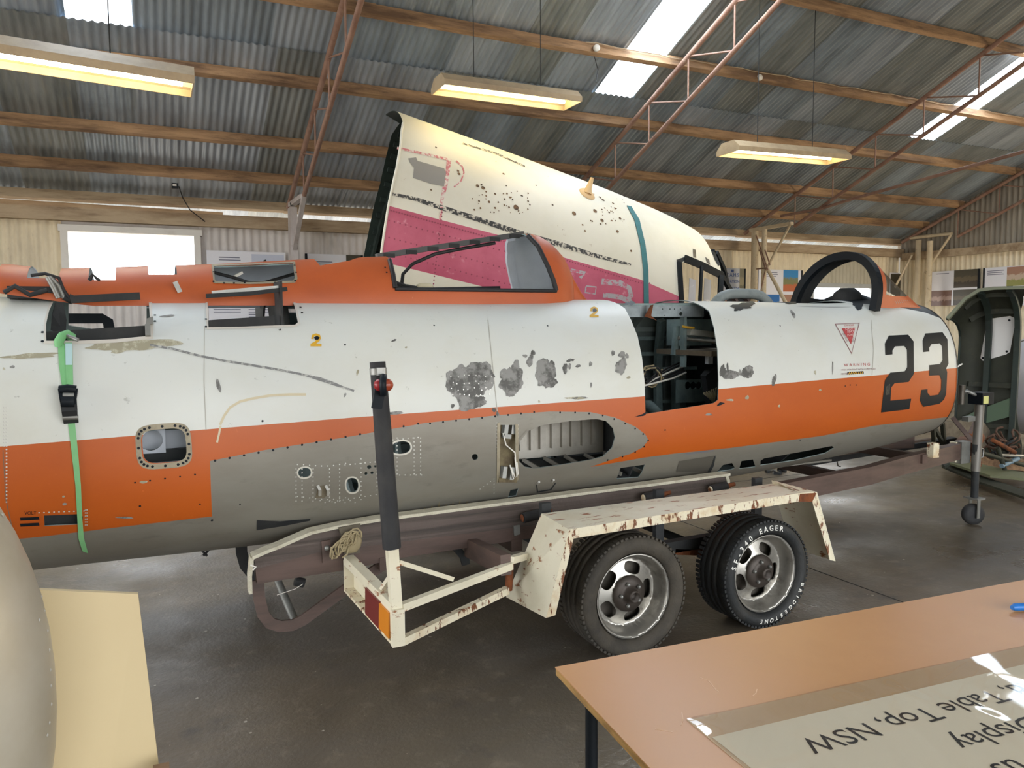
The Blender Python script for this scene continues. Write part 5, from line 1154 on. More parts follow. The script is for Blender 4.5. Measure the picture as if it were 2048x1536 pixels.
MB().tube([rp(122, 783, .045), rp(138, 781, .05), rp(154, 783, .045)], .016, 8).build('ratchet_handle', M_black, strap)
MB().tube([rp(126, 805, .05), rp(152, 805, .05)], .022, 10).build('spool', M_black, strap)
MB().tube([rp(127, 835, .03), rp(158, 834, .03)], .010, 8).build('bolt', M_steel, strap)
MB().tube([rp(129, 794, .055), rp(151, 794, .055)], .010, 8).build('bolt', M_steel, strap)
MB().path([rp(139, 800, .045), rp(141, 822, .05), rp(143, 845, .012)], .05, .01, (0, 1, 0)).build('pawl', M_dark, strap)
# ================================================================== RED AND WHITE NOSE SECTION BEHIND
TH = math.radians(13.5); CY = 7.1; CX0, CZ0 = 1.966, 2.32
RSX = [-.8, 1.5, 2.2, 3.08, 3.5, 3.8, 4.0, 4.18]; RSR = [1.12, 1.12, 1.11, 1.058, .989, .915, .82, .66]
def rr_(s):
    i = min(max(int(np.searchsorted(RSX, s)) - 1, 0), len(RSX) - 2); g = np.gradient(RSR, RSX); h = RSX[i + 1] - RSX[i]; u = min(max((s - RSX[i]) / h, 0), 1)
    return (2 * u ** 3 - 3 * u ** 2 + 1) * RSR[i] + (u ** 3 - 2 * u ** 2 + u) * h * g[i] + (-2 * u ** 3 + 3 * u ** 2) * RSR[i + 1] + (u ** 3 - u ** 2) * h * g[i + 1]
def dakP(side, inset=0.0):
    def P(s, t):
        r = rr_(s) - inset
        return (CX0 + s * math.cos(TH) + r * math.sin(t) * math.sin(TH), CY - side * r * math.cos(t), CZ0 - s * math.sin(TH) + r * math.sin(t) * math.cos(TH))
    return P
dn = Surf(dakP(1), -.8, 4.18, -PI / 2, PI / 2, 90, 60, 1.12); df = Surf(dakP(-1), -.8, 4.18, -PI / 2, PI / 2, 90, 60, 1.12)
if dn.N(1, 0).y > 0: dn.flip = True
if df.N(1, 0).y < 0: df.flip = True
dak = thing('airliner_nose', 'white and faded red airliner nose section tipped nose down behind the jet', 'aircraft', (4.0, CY, 0))
rim_n = dn.px([(806, 246), (803, 262), (801, 290), (793, 337), (784, 376), (776, 415), (768, 466), (762, 509)], 12, False)
rim_n = [(rim_n[0][0], PI / 2)] + rim_n + [(rim_n[-1][0] - .0, -PI / 2)]
rim_f = df.px([(800, 246), (793, 255), (783, 270), (772, 313), (760, 368), (748, 411), (739, 454), (729, 505)], 12, False)
rim_f = [(rim_n[0][0] + .01, PI / 2)] + rim_f + [(rim_f[-1][0] - .02, -PI / 2)]
nose_ = dn.px([(1424, 507), (1440, 532), (1446, 560), (1449, 604)], 8, False)
out_n = rim_n + [(nose_[-1][0], -PI / 2)] + nose_[::-1] + [(nose_[0][0] - .02, PI / 2)]; out_f = rim_f + [(nose_[-1][0] - .1, -PI / 2), (nose_[0][0] - .1, PI / 2)]
up_ = dn.px([(765, 408), (860, 434), (1008, 473), (1121, 513), (1200, 536), (1281, 559), (1361, 594)], 20, False)
lo_ = dn.px([(765, 524), (860, 547), (965, 573), (1010, 588), (1060, 600)], 20, False)
pink = up_ + [(up_[-1][0], up_[-1][1] - .35), (lo_[-1][0] + .8, lo_[-1][1] - .3)] + lo_[::-1]
wh = dn.px([(1359, 528), (1364, 606), (1400, 612), (1434, 612), (1441, 560), (1430, 546), (1402, 534), (1376, 521)], 8)
whf = [h for h in (df.hit(x, y) for x, y in densify([(1340, 545), (1342, 625), (1425, 625), (1432, 560)], 10)) if h]
DM = [M_dwhite, M_pink, M_green]
dn.sheet('near_skin', dak, DM, out_n, [wh], [(pink, 1)], .006, .09)
df.sheet('far_skin', dak, DM, out_f, [whf] if len(whf) > 3 else [], [], .006, .12)
# ribs showing at the torn edge and inside
dfi = Surf(dakP(-1, .03), -.8, 4.1, -PI / 2, PI / 2, 20, 40, 1.1)
_rf = sorted((h[1], h[0]) for h in rim_f)
df_s = lambda t: float(np.interp(t, [q[0] for q in _rf], [q[1] for q in _rf]))
for k in range(16):
    t_ = -.9 + k * .16
    MB().path([Vector(dakP(-1, .03)(s, t_)) for s in np.linspace(df_s(t_) + .04, 3.6, 8)], .03, .05, (0, 0, 1)).build('stringer', M_green, dak)
for s in (.25, .95, 1.65, 2.35, 3.05): MB().path([Vector(dakP(-1, .05)(s, t_)) for t_ in np.linspace(-1.5, 1.5, 18)], .03, .09, (0, 1, .01)).build('frame', M_green, dak)
MB().tube([Vector(dakP(1, -.002)(*h)) for h in rim_n[1:-1]], .010, 6).build('cut_edge', M_dwhite, dak)
def dline(name, pts, w, m, off=.0015):
    L = []; Rr = []
    for i, p in enumerate(pts):
        a = np.array(pts[max(i - 1, 0)], float); b = np.array(pts[min(i + 1, len(pts) - 1)], float); d = b - a; d /= np.linalg.norm(d); n = np.array((-d[1], d[0])) * (w if not isinstance(w, (list, tuple)) else w[i]) / 2
        L.append(tuple(np.array(p) + n)); Rr.append(tuple(np.array(p) - n))
    return dn.decal(name, dak, m, L + Rr[::-1], off, .09, pxstep=14)
dline('cheat_line', [(784, 388), (830, 398), (885, 416), (960, 440), (1050, 470), (1120, 489), (1190, 511), (1240, 524), (1262, 529)], [6, 8, 10, 10, 11, 10, 8, 6, 4], M_flake)
dn.decal('repair_patch', dak, mat('grey_repair_patch', srgb(150, 146, 140), .6, .1), [(816, 317), (832, 315), (835, 322), (888, 337), (892, 345), (888, 373), (862, 368), (826, 356), (828, 336), (820, 326)], .002)
M_redw = mat('worn_red_print', srgb(206, 120, 126), .6, 0, [(srgb(226, 216, 204), 30, (1, 1, 1), .46, .56, 1)])
dline('red_trace', [(898, 318), (895, 345), (890, 372), (884, 400), (880, 440)], [9, 8, 9, 6, 5], M_redw)
dline('red_trace', [(912, 322), (924, 332), (928, 345), (922, 362), (908, 374)], 3, M_redw)
dline('red_trace', [(794, 296), (840, 306), (900, 320)], 5, M_redw)
dline('roof_seam', [(925, 287), (990, 306), (1050, 333)], 3, M_flake)
M_dust = mat('roof_yellow_dust', srgb(222, 216, 160), .7)
spots = [(x, y, r) for x, y, r in ((916, 342, .012), (918, 348, .014), (1007, 348, .012), (955, 372, .016), (966, 376, .018), (978, 404, .012), (990, 416, .010), (1032, 415, .026), (1148, 427, .022), (1190, 422, .022), (1204, 441, .020), (1240, 437, .016), (1235, 463, .016), (1218, 425, .012), (1185, 388, .018), (1200, 395, .016), (1206, 400, .018), (1226, 407, .014), (1230, 417, .014), (1262, 502, .012), (1105, 410, .010), (1072, 371, .008), (1020, 395, .010), (990, 388, .010), (972, 392, .008), (1044, 392, .010), (872, 295, .010), (862, 380, .008), (1165, 450, .010), (1170, 462, .010))]
spots += [(rng.uniform(945, 1060), rng.uniform(365, 430), rng.uniform(.004, .010)) for _ in range(40)] + [(rng.uniform(1180, 1250), rng.uniform(385, 450), rng.uniform(.004, .010)) for _ in range(30)]
dn.dots('rust_spot', dak, mat('rust_spot', srgb(126, 96, 66), .8, 0, [(srgb(70, 60, 52), 30, (1, 1, 1), .45, .6, .9)]), spots, .01, .002, 8)
rv = []
for k in range(95): x = 782 + k * 5.5; rv.append((x, np.interp(x, [782, 1008, 1281], [421, 483, 566])))
for off in (28, 62, 92):
    for k in range(26): x = 778 + k * 11; rv.append((x, np.interp(x, [778, 1060], [413, 488]) + off))
for k in range(22): rv.append((884 - k * .9, 425 + k * 7.5))
dn.dots('rivet_line', dak, mat('dark_red_rivet', srgb(150, 70, 90), .6), rv, .007, .002, 6, .003)
ln = [(1180, 528), (1230, 548)]
M_sil = mat('scraped_silver', srgb(176, 172, 178), .5, .2, [(srgb(198, 96, 122), 26, (1, 1, 1), .52, .6, .9)])
dline('scraped_letter', [(1203, 563), (1240, 566), (1258, 576), (1262, 592), (1250, 604)], [12, 12, 10, 10, 8], M_sil)
dline('scraped_letter', [(1206, 590), (1240, 594), (1262, 604)], 10, M_sil)
dline('scraped_letter', [(1172, 572), (1192, 574), (1190, 588), (1170, 585), (1172, 573)], 3, M_sil)
dline('scraped_letter', [(1140, 540), (1170, 546), (1160, 556)], 7, M_sil)
ribn = dn.px([(1253, 412), (1268, 440), (1280, 490), (1286, 540), (1287, 610), (1297, 610), (1296, 540), (1290, 490), (1278, 440), (1262, 414)], 14)
dn.sheet('tie_strap', dak, [M_strapb, M_strapb], ribn, (), (), .003, .08, .008)
q = dn.hit(1174, 388); c = Vector(dn.P(*q)); MB().tube([c, c + Vector((.02, 0, .06)), c + Vector((.05, -.01, .15))], [.05, .03, .018], 8).build('aerial_stub', mat('tan_fitting', srgb(214, 182, 136), .6), dak)
MB().lathe([(.001, .02), (.07, .015), (.085, 0)], c, dn.N(*q), 14).build('aerial_base', MATS['tan_fitting'], dak)
# cockpit side window and windscreen frames
for pts, w in (([(1357, 524), (1362, 606)], .05), ([(1368, 517), (1402, 531), (1444, 552)], .07), ([(1402, 532), (1398, 612)], .03), ([(1441, 548), (1438, 610)], .06)):
    MB().path([Vector(dn.P(*h)) + Vector((0, -.01, 0)) for h in dn.px(pts, 14, False)], w, .02, (0, 1, 0)).build('window_frame', M_black, dak)
dn.sheet('side_window', dak, [M_glass], wh, (), (), 0, .12, -.02)
for x in (1386, 1416): MB().prism([onY(x - 7, 556, 6.35), onY(x + 6, 560, 6.35), onY(x + 4, 606, 6.35), onY(x - 9, 606, 6.35)], (0, .004, 0)).build('masking_strip', M_paper, dak)
dn.decal('vent_plate', dak, M_alloyd, [(1385, 498), (1391, 500), (1392, 516), (1386, 514)], .003); dn.decal('vent_plate', dak, M_alloyd, [(1410, 514), (1418, 520), (1420, 530), (1413, 525)], .003)
for pts in ([(1425, 503), (1436, 522), (1444, 548), (1462, 585), (1478, 612)], [(1432, 505), (1448, 540), (1456, 575), (1470, 606)], [(1440, 545), (1466, 590)]):
    MB().path([onY(*p, CY - .55 + .1 * i) for i, p in enumerate(pts)], .04, .05).build('windscreen_post', M_black, dak)
dn.decal('torn_edge', dak, M_black, [(1422, 500), (1430, 506), (1440, 530), (1436, 532), (1428, 518)], .003)
dn.decal('torn_edge', dak, M_dark, [(1352, 520), (1372, 513), (1400, 526), (1444, 546), (1440, 553), (1404, 536), (1372, 520), (1358, 528)], .003)
# cradle that carries it (behind the jet)
for s, hw in ((.7, .9), (3.0, .8)):
    bx_, bz_ = dakP(1)(s, -PI / 2)[0], dakP(1)(s, -PI / 2)[2]
    MB().box((bx_, CY, bz_ - .02), (.12, 1.2, .10)).build('cradle_beam', M_timber, dak)
    for y in (CY - .5, CY + .5): MB().box((bx_, y, (bz_ - .07) / 2), (.12, .12, bz_ - .07)).build('cradle_leg', M_timber, dak)

# ================================================================== TRAILER
tr = thing('boat_trailer', 'tandem axle trailer with rust edged cream mudguard under the jet fuselage', 'trailer', (1.9, YC, 0))
BY = 3.40
def prismpx(poly, Y, t): return MB().prism([onY(*p, Y) for p in poly], (0, t, 0))
def side(polys, Y, t, name, m):
    """near bearer and its twin on the far side"""
    o = prismpx(polys, Y, t).build(name, m, tr)
    mb = MB(); mb.prism([(p[0], 2 * YC - p[1], p[2]) for p in (onY(*q, Y) for q in polys)], (0, -t, 0)); mb.build(name, m, tr); return o
plank = [(506, 1112), (556, 1094), (620, 1066), (680, 1052), (758, 1040), (1150, 990), (1450, 951), (1455, 988), (1150, 1040), (640, 1104), (512, 1138)]
side(plank, BY, .05, 'bearer_plank', M_bearer)
side([(511, 1138), (640, 1104), (1052, 1050), (1400, 1004), (1400, 1030), (1052, 1078), (807, 1115), (692, 1140), (514, 1168)], BY + .006, .06, 'chassis_rail', M_maroon)
cp = [onY(*p, BY + .02) for p in ((500, 1184), (499, 1150), (503, 1112), (530, 1100), (556, 1090), (620, 1062), (680, 1049), (758, 1036), (1000, 1005), (1150, 986), (1300, 967), (1452, 947))]
MB().path(cp[2:], .075, .014, (0, 0, 1)).build('carpet_strip', M_carpet, tr)
MB().path(cp[:3], .014, .06, (0, 1, 0)).build('carpet_strip', M_carpet, tr)
MB().path([onY(1451, 947, BY), onY(1456, 962, BY), onY(1456, 985, BY)], .02, .012, (0, 1, 0)).build('carpet_strip', M_carpet, tr)
prismpx([(643, 1083), (661, 1080), (665, 1122), (646, 1127)], BY - .012, .012).build('bearer_plate', M_maroon, tr)
MB().ball(onY(654, 1096, BY - .016), .013, 8).build('bolt', M_steel, tr)
prismpx([(677, 1056), (721, 1048), (720, 1106), (690, 1110), (690, 1090)], BY - .03, .03).build('pole_bracket', mat('grimy_bracket', srgb(92, 84, 70), .7), tr)
c0 = np.array(onY(693, 1085, BY - .05))
MB().ball(c0 + (.02, 0, 0), (.05, .02, .055), 10).build('pouch', M_rope, tr)
for k in range(14):
    ph = rng.uniform(0, 6.3); a_ = rng.uniform(.02, .042); pts = [c0 + np.array([a_ * math.cos(u + ph) * 1.0 + .006 * k - .05, -.02 - .012 * math.sin(3 * u), a_ * 1.1 * math.sin(u * 1.3 + ph) + .004 * (k - 7)]) for u in np.linspace(0, 4.5, 9)]
    MB().tube(pts, .004, 5).build('twine', M_rope, tr)
for p0, p1 in (((1046, 1036), (1082, 1027)), ((1288, 996), (1322, 989)), ((1422, 979), (1452, 972))):
    a = Vector(onY(*p0, BY - .05)); b = Vector(onY(*p1, BY - .05)); d = (b - a).normalized()
    o = MB().tube([a, b], .026, 14).build('roller', M_rubber, tr)
    MB().lathe([(.001, 0), (.020, 0), (.018, .004), (.001, .004)], a - d * .003, -d, 12).build('roller_cap', M_rust if p0[0] < 1100 else M_creamrust, o)
    MB().tube([b, b + d * .06], .012, 8).build('roller_pin', M_rust, o)
    MB().bar(b + d * .03, b + d * .03 + Vector((0, .06, -.05)), .03, .012).build('roller_arm', M_rust, o)
prismpx([(1028, 1052), (1040, 1050), (1041, 1068), (1029, 1072)], BY - .008, .008).build('bracket', M_steel, tr)
# rusty stains on the rail are part of its paint; cross members and axles
for x in (.95, 1.62, 2.32, 3.0): MB().bar((x, BY, .40), (x, 2 * YC - BY, .40), .06, .06).build('cross_member', M_maroon, tr)
HUB = [(1.924, .278, .278), (2.700, .268, .268)]
for hx, hz, R_ in HUB: MB().tube([(hx, 2.86, hz), (hx, 2 * YC - 2.86, hz)], .025, 10).build('axle', M_dark, tr)
for y in (3.17, 2 * YC - 3.17):
    MB().bar((1.62, y, .345), (3.0, y, .36), .05, .06).build('spring_beam', M_dark, tr)
    for x in (1.66, 2.31, 2.96): MB().bar((x, y, .33), (x, y, .66 if y < YC else .45), .05, .03, (0, 1, 0)).build('spring_hanger', M_dark, tr)
    for k in range(2):
        hx = HUB[k][0]; MB().path([(hx - .30, y, .33), (hx - .12, y, .30), (hx, y, .285), (hx + .12, y, .30), (hx + .30, y, .33)], .05, .03).build('leaf_spring', M_rust, tr)
MB().bar(onY(938, 1093, 3.45), onY(1012, 1130, 3.0), .05, .09).build('cross_member', M_maroon, tr)
prismpx([(905, 1098), (922, 1096), (938, 1112), (940, 1128), (926, 1132), (922, 1118)], 3.5, .02).build('bracket', M_dark, tr)
# mudguards
def guard(sgn):
    M_ = lambda p: Vector((p[0], p[1] if sgn > 0 else 2 * YC - p[1], p[2]))
    O = [onY(1092, 1236, 2.8), onY(1138, 1059, 2.8), onY(1600, 986, 2.8), onY(1634, 984, 2.8), onY(1671, 1122, 2.8)]
    O[2] = O[2]; yin = 3.09
    I = [np.array(onY(1012, 1194, yin)), np.array(onY(1083, 1027, yin)), np.array(onY(1553, 966, yin)), np.array((O[3][0] - .02, yin, O[3][2] + .01)), np.array((O[4][0] - .01, yin, O[4][2]))]
    mats_ = [M_cream, M_creamtop, M_creamrust, M_cream, M_cream]
    for k, nm in ((0, 'guard_leg'), (1, 'guard_top'), (2, 'guard_corner'), (3, 'guard_leg')):
        mb = MB(); a, b, c, d = (M_(O[k]), M_(O[k + 1]), M_(I[k + 1]), M_(I[k])); n = (b - a).cross(d - a).normalized(); n = n if n.z > 0 or abs(n.z) < .01 else -n
        mb.prism([a, b, c, d], -n * .004); mb.build(nm, mats_[k], tr)
    # folded outer lip
    ctr = Vector((2.25, 0, .2)); lip = MB(); w = .042; vs = []
    for p in O:
        v = M_(p); d = Vector((ctr.x - v.x, 0, ctr.z - v.z)); vs.append(v)
    ins = [M_(onY(*q, 2.8)) for q in ((1078, 1230), (1126, 1060))]
    inn = [vs[0] + Vector((.045, 0, .004)), vs[1] + Vector((.022, 0, -w)), vs[2] + Vector((-.01, 0, -w)), vs[3] + Vector((-.03, 0, -w * 1.1)), vs[4] + Vector((-.04, 0, .01))]
    for k in range(4):
        mb = MB(); mb.prism([vs[k], vs[k + 1], inn[k + 1], inn[k]], (0, .004 * sgn, 0)); mb.build('guard_lip', M_rust if k == 2 else M_creamrust, tr)
guard(1); guard(-1)
# wheels
def rimP(cx, cz, cy, sg, sc):
    prof_r = np.array([0, .05, .068, .078, .11, .150, .168, .178, .186, .196, .203]) * sc; prof_d = np.array([.040, .040, .042, .056, .066, .078, .078, .040, .012, .0, .006])
    def P(u, v):
        d = float(np.interp(math.hypot(u, v), prof_r, prof_d)); return (cx + u, cy + sg * d, cz + v)
    return P
def wheel(hx, hz, R_, cy, sg, tm, spin, words=None, flat=1.0):
    """outer face at y = cy, axle runs towards sg*y"""
    W_ = .215; rb = .197
    prof = [(rb, .012), (rb + .006, -.006), (R_ - .045, -.022), (R_ - .022, -.018), (R_ - .010, -.004), (R_ - .004, .010), (R_ - .002, .03), (R_, .05), (R_ - .006, .053), (R_ - .006, .058), (R_, .061), (R_, .094), (R_ - .006, .097), (R_ - .006, .102), (R_, .105), (R_, .138), (R_ - .006, .141), (R_ - .006, .146), (R_, .149), (R_ - .002, .17), (R_ - .008, .19), (R_ - .024, .205), (R_ - .05, .208), (rb, .19), (rb - .015, .16), (rb - .015, .03), (rb, .012)]
    tyre = MB(); tyre.lathe(prof, (hx, cy, hz), (0, sg, 0), 72); ty = tyre.build('tyre', tm, tr)
    tb = MB()
    for k in range(72):                                   # shoulder tread blocks
        a = 2 * PI * k / 72
        for h in (-.004, .182):
            c = Vector((hx + (R_ - .004) * math.cos(a), cy + sg * (h + .012), hz + (R_ - .004) * math.sin(a)))
            tb.box(c, (.014, .03, .010), Matrix.Rotation(-a + PI / 2, 3, 'Y'))
    o = tb.build('tread_block', tm, ty); o['kind'] = 'stuff'
    sc = .97
    S_ = Surf(rimP(hx, hz, cy, sg, sc), -.21, .21, -.21, .21, 8, 8)
    if S_.N(.12, .01).y * sg > 0: S_.flip = True
    circ = [(.2 * sc * math.cos(a), .2 * sc * math.sin(a)) for a in np.linspace(0, 2 * PI, 61)[:-1]]
    slots = []
    for k in range(5):
        a = spin + 2 * PI * k / 5; pts = ell(0, 0, .045, .027, 18, 0, 3)
        slots.append([((.118 * sc + y) * math.cos(a) - x * math.sin(a), (.118 * sc + y) * math.sin(a) + x * math.cos(a)) for x, y in pts])
    rings = [[(r * sc * math.cos(a), r * sc * math.sin(a)) for a in np.linspace(0, 2 * PI, 49)[:-1]] for r in (.186, .178, .168)]
    rim_ = S_.sheet('rim', ty, [M_alloy, M_alloy], circ, slots, [(rings[0], 0), (rings[1], 0), (rings[2], 0)], .006, .014)
    rim_.data.materials[0] = M_alloy
    back_ = MB(); back_.lathe([(.001, .12), (.19, .12)], (hx, cy, hz), (0, sg, 0), 32); back_.build('brake_backing', M_alloyd, ty)
    barrel = MB(); barrel.lathe([(.178, .04), (.172, .12), (.178, .19)], (hx, cy, hz), (0, sg, 0), 40); barrel.build('rim_barrel', M_alloyd, ty)
    hub = MB(); hub.lathe([(.084, .048), (.080, .036), (.050, .034), (.030, .030), (.028, .0), (.022, -.012), (.020, .02), (.001, .02)], (hx, cy, hz), (0, sg, 0), 28); hub.build('hub', mat('oily_hub', srgb(70, 62, 56), .5, .4), ty)
    for k in range(5):
        a = spin + .63 + 2 * PI * k / 5; c = Vector((hx + .052 * math.cos(a), cy + sg * .036, hz + .052 * math.sin(a)))
        MB().lathe([(.010, 0), (.010, .012), (.006, .018), (.001, .019)], c, (0, -sg, 0), 6, 0, False).build('wheel_nut', M_steel, ty)
    if words:
        mb = MB()
        for (body, a0, a1, rad, size) in words:                # clockwise degrees from the top, letter tops outwards
            n = len(body)
            for i, chh in enumerate(body):
                if chh == ' ': continue
                a = math.radians(a0 + (a1 - a0) * (i + .5) / n); vs, fs = text_mesh(chh, 'CENTER', .02)
                er = Vector((math.sin(a), 0, math.cos(a))); et = Vector((math.cos(a), 0, -math.sin(a)))
                out = []
                for (x, y) in vs:
                    q = rad + y * size; d = np.interp(q, [rb + .006, R_ - .045, R_ - .022, R_ - .010], [-.006, -.022, -.018, -.004])
                    out.append(Vector((hx, cy + sg * (d - .0022), hz)) + er * q + et * (x * size))
                mb.add(out, fs)
        o = mb.build('sidewall_lettering', mat('white_tyre_lettering', srgb(226, 224, 216), .6), ty)
    return ty
wheel(*HUB[0], 2.815, 1, M_tyre, 0.0)
wheel(*HUB[1], 2.815, 1, M_tyre2, -.2, [('SF-340 EAGER', -78, 22, .221, .036), ('BRIDGESTONE', 106, 196, .221, .030)])
for h in HUB: wheel(*h, 2 * YC - 2.815, -1, M_tyre, .1)
# tail light board, guide post
LX = .815
I1 = Vector(onY(697, 1119, 3.38)); O1 = Vector(onY(793, 1216, 2.82)); dI = (O1 - I1).normalized()
MB().bar(I1, O1, .045, .04).build('light_board_rail', M_cream, tr)
lz = .135
MB().bar(I1 + Vector((0, 0, -lz)), O1 + Vector((0, 0, -lz)), .05, .012).build('light_board_rail', M_creamrust, tr)
mb = MB(); mb.prism([I1 + Vector((.02, 0, -.01)), O1 + Vector((.02, 0, -.01)), O1 + Vector((.02, 0, -lz)), I1 + Vector((.02, 0, -lz))], (.006, 0, 0)); mb.build('light_board', M_cream, tr)
MB().bar(I1, I1 + Vector((0, 0, -lz)), .045, .012, (0, 1, 0)).build('light_board_end', M_cream, tr)
MB().bar(O1 + Vector((0, -.01, .0)), O1 + Vector((0, -.01, -lz - .01)), .05, .03, (0, 1, 0)).build('light_board_end', M_cream, tr)
L0 = I1.lerp(O1, .52) + Vector((-.015, 0, -.070)); L1 = I1.lerp(O1, .80) + Vector((-.015, 0, -.070)); L2 = I1.lerp(O1, .98) + Vector((-.015, 0, -.070))
MB().bar(L0, L1, .03, .115).build('tail_lamp_lens', M_redlens, tr); MB().bar(L1, L2, .03, .105).build('indicator_lens', M_amber, tr)
pb = onY(792, 1222, 2.83); pm = onY(783, 1085, 2.84); pt = onY(755, 724, 2.86)
MB().bar(pb, pm, .042, .042, (1, 0, 0)).build('guide_post', M_cream, tr)
k1 = np.array(pm) + (np.array(pm) - np.array(pt)) * .03
MB().tube([k1, np.array(pm) * .5 + np.array(pt) * .5, pt], [.036, .0345, .030], 16).build('guide_pipe', M_rubber, tr)
dp = (Vector(pt) - Vector(pm)).normalized()
clp = Vector(pt) - dp * .035
MB().tube([clp - dp * .012, clp + dp * .012], .033, 16).build('hose_clamp', M_steel, tr)
MB().box(clp + Vector((.0, -.036, 0)), (.03, .014, .03)).build('clamp_screw', M_steel, tr)
lc = Vector(onY(767, 770, 2.80))
lamp_ = MB(); lamp_.lathe([(.001, -.012), (.04, -.012), (.044, 0), (.04, .012), (.001, .012)], lc, (1, -.35, 0), 20); lo = lamp_.build('side_marker_lamp', M_black, tr)
for sg, m in ((-1, M_redlens), (1, M_amber)):
    mb = MB(); mb.lathe([(.024, 0), (.022, .012), (.012, .022), (.001, .025)], lc + Vector((1, -.35, 0)).normalized() * .012 * sg, Vector((sg, -.35 * sg, 0)), 16); mb.build('marker_lens', mat('brown_red_lens', srgb(150, 62, 36), .3) if sg > 0 else mat('deep_red_lens', srgb(140, 30, 36), .3), lo)
MB().bar(lc + Vector((-.005, .02, .0)), lc + Vector((-.02, .03, -.09)), .04, .012, (0, 1, 0)).build('lamp_bracket', M_black, tr)
S1_ = Vector(onY(1022, 1131, 3.0))
MB().bar(O1 + Vector((.02, 0, .0)), S1_, .03, .03).build('stay', M_cream, tr)
MB().bar(O1 + Vector((.02, 0, -lz + .0)), Vector(onY(1014, 1180, 3.0)), .03, .03).build('stay', M_creamrust, tr)
MB().bar(onY(797, 1124, 2.84), onY(905, 1158, 2.92), .018, .018).build('stay', M_cream, tr)
MB().bar(Vector(pm) + Vector((0, .02, -.14)), I1.lerp(O1, .70), .018, .018, (1, 0, 0)).build('stay', M_cream, tr)
MB().tube([onY(1021, 1118, 3.02), onY(1017, 1180, 3.02)], .018, 8).build('stay_clamp', M_rust, tr)
MB().bar(onY(1022, 1120, 3.0), onY(1050, 1112, 3.06), .03, .03).build('stay', M_cream, tr)
# skids and pipes at the tail
MB().path([onY(*p, BY + .05) for p in ((516, 1160), (518, 1195), (526, 1228), (540, 1246), (560, 1252), (585, 1250), (606, 1240), (650, 1208), (700, 1172), (770, 1128))], .05, .014, (0, 1, 0)).build('skid_bar', M_maroon, tr)
MB().path([onY(*p, 4.45) for p in ((482, 1078), (483, 1105), (490, 1130), (505, 1148), (530, 1158))], .06, .022, (0, 1, 0)).build('skid_bar', M_rubber, tr)
MB().tube([onY(556, 1162, 3.7), onY(574, 1205, 3.6), onY(593, 1248, 3.47)], .018, 10).build('chrome_pipe', M_steel, tr)
MB().tube([onY(590, 1162, 3.6), onY(608, 1166, 3.6)], .022, 10).build('pipe_plug', M_rubber, tr)
MB().path([onY(*p, 4.0) for p in ((568, 1068), (572, 1082), (585, 1078), (588, 1066))], .02, .02).build('bracket', M_hose, tr)
MB().tube([onY(501, 1130, BY - .01), onY(512, 1134, BY - .012), onY(506, 1140, BY - .01)], .004, 5).build('string_knot', M_trimw, tr)
MB().tube([onY(554, 1190, 3.5), onY(590, 1178, 3.5), onY(606, 1168, 3.5)], .002, 4).build('string', M_trimw, tr)
# drawbar
d0 = onY(1560, 985, 3.36); d1 = onY(1735, 950, 3.44); d2 = onY(1800, 931, 3.50); d3 = onY(1930, 898, 3.70)
MB().path([d0, d1, d2, d3], .06, .115).build('drawbar_rail', M_maroon, tr)
m2 = lambda p: (p[0], 2 * YC - p[1], p[2])
MB().path([m2(d0), m2(d1), m2(d2), (d3[0], YC + .16, d3[2])], .06, .10).build('drawbar_rail', M_maroon, tr)
for x, y in ((1700, 958), (1850, 918)): 
    p = onY(x, y, 3.5); MB().bar((p[0], p[1], p[2]), (p[0], 2 * YC - p[1], p[2]), .05, .06).build('cross_member', M_maroon, tr)
HT = np.array((d3[0], YC - .2, d3[2]))
MB().bar(d3, (d3[0] + .35, YC - .08, d3[2] - .01), .14, .10).build('drawbar_head', mat('rusty_drawbar_head', srgb(112, 74, 56), .8, 0, [(srgb(66, 44, 36), 9, (1, 1, 1), .4, .65, .9)]), tr)
MB().ball((d3[0] + .45, YC - .05, d3[2] + .02), (.10, .06, .06), 12).build('coupling', M_rust, tr)
MB().bar((d3[0] + .36, YC - .06, d3[2] + .03), (d3[0] + .50, YC - .02, d3[2] + .14), .03, .02).build('coupling_lever', M_maroon, tr)
for k in range(8): MB().tube([np.array((d3[0] + .28 + .012 * k, YC - .16, d3[2] - .02 - .02 * k)) + np.array((.016 * math.cos(a), .01 * math.sin(a + k), .02 * math.sin(a))) for a in np.linspace(0, 2 * PI, 9)], .005, 5).build('chain_link', M_rust, tr)
MB().bar(onY(1905, 835, YC - .1), onY(1948, 886, YC - .2), .03, .03).build('winch_strut', M_maroon, tr)
for a, b in (((1866, 852), (1887, 888)), ((1885, 848), (1888, 884)), ((1866, 850), (1868, 885))): MB().bar(onY(*a, YC), onY(*b, YC), .03, .02).build('winch_strut', M_olive, tr)
MB().bar(onY(1740, 905, YC + .3), onY(1912, 880, YC), .04, .04).build('frame_tube', M_dark, tr)
MB().bar(onY(1640, 912, YC + .2), onY(1862, 880, YC + .2), .03, .03).build('frame_tube', M_maroon, tr)
for y, w in ((4.3, .05), (4.7, .04)): MB().bar(onY(1560, 935, y), onY(1905, 878, y), w, .04).build('frame_tube', M_dark, tr)
MB().box(tuple(onY(1866, 900, 3.5)), (.06, .05, .10)).build('safety_hook', M_creamrust, tr)
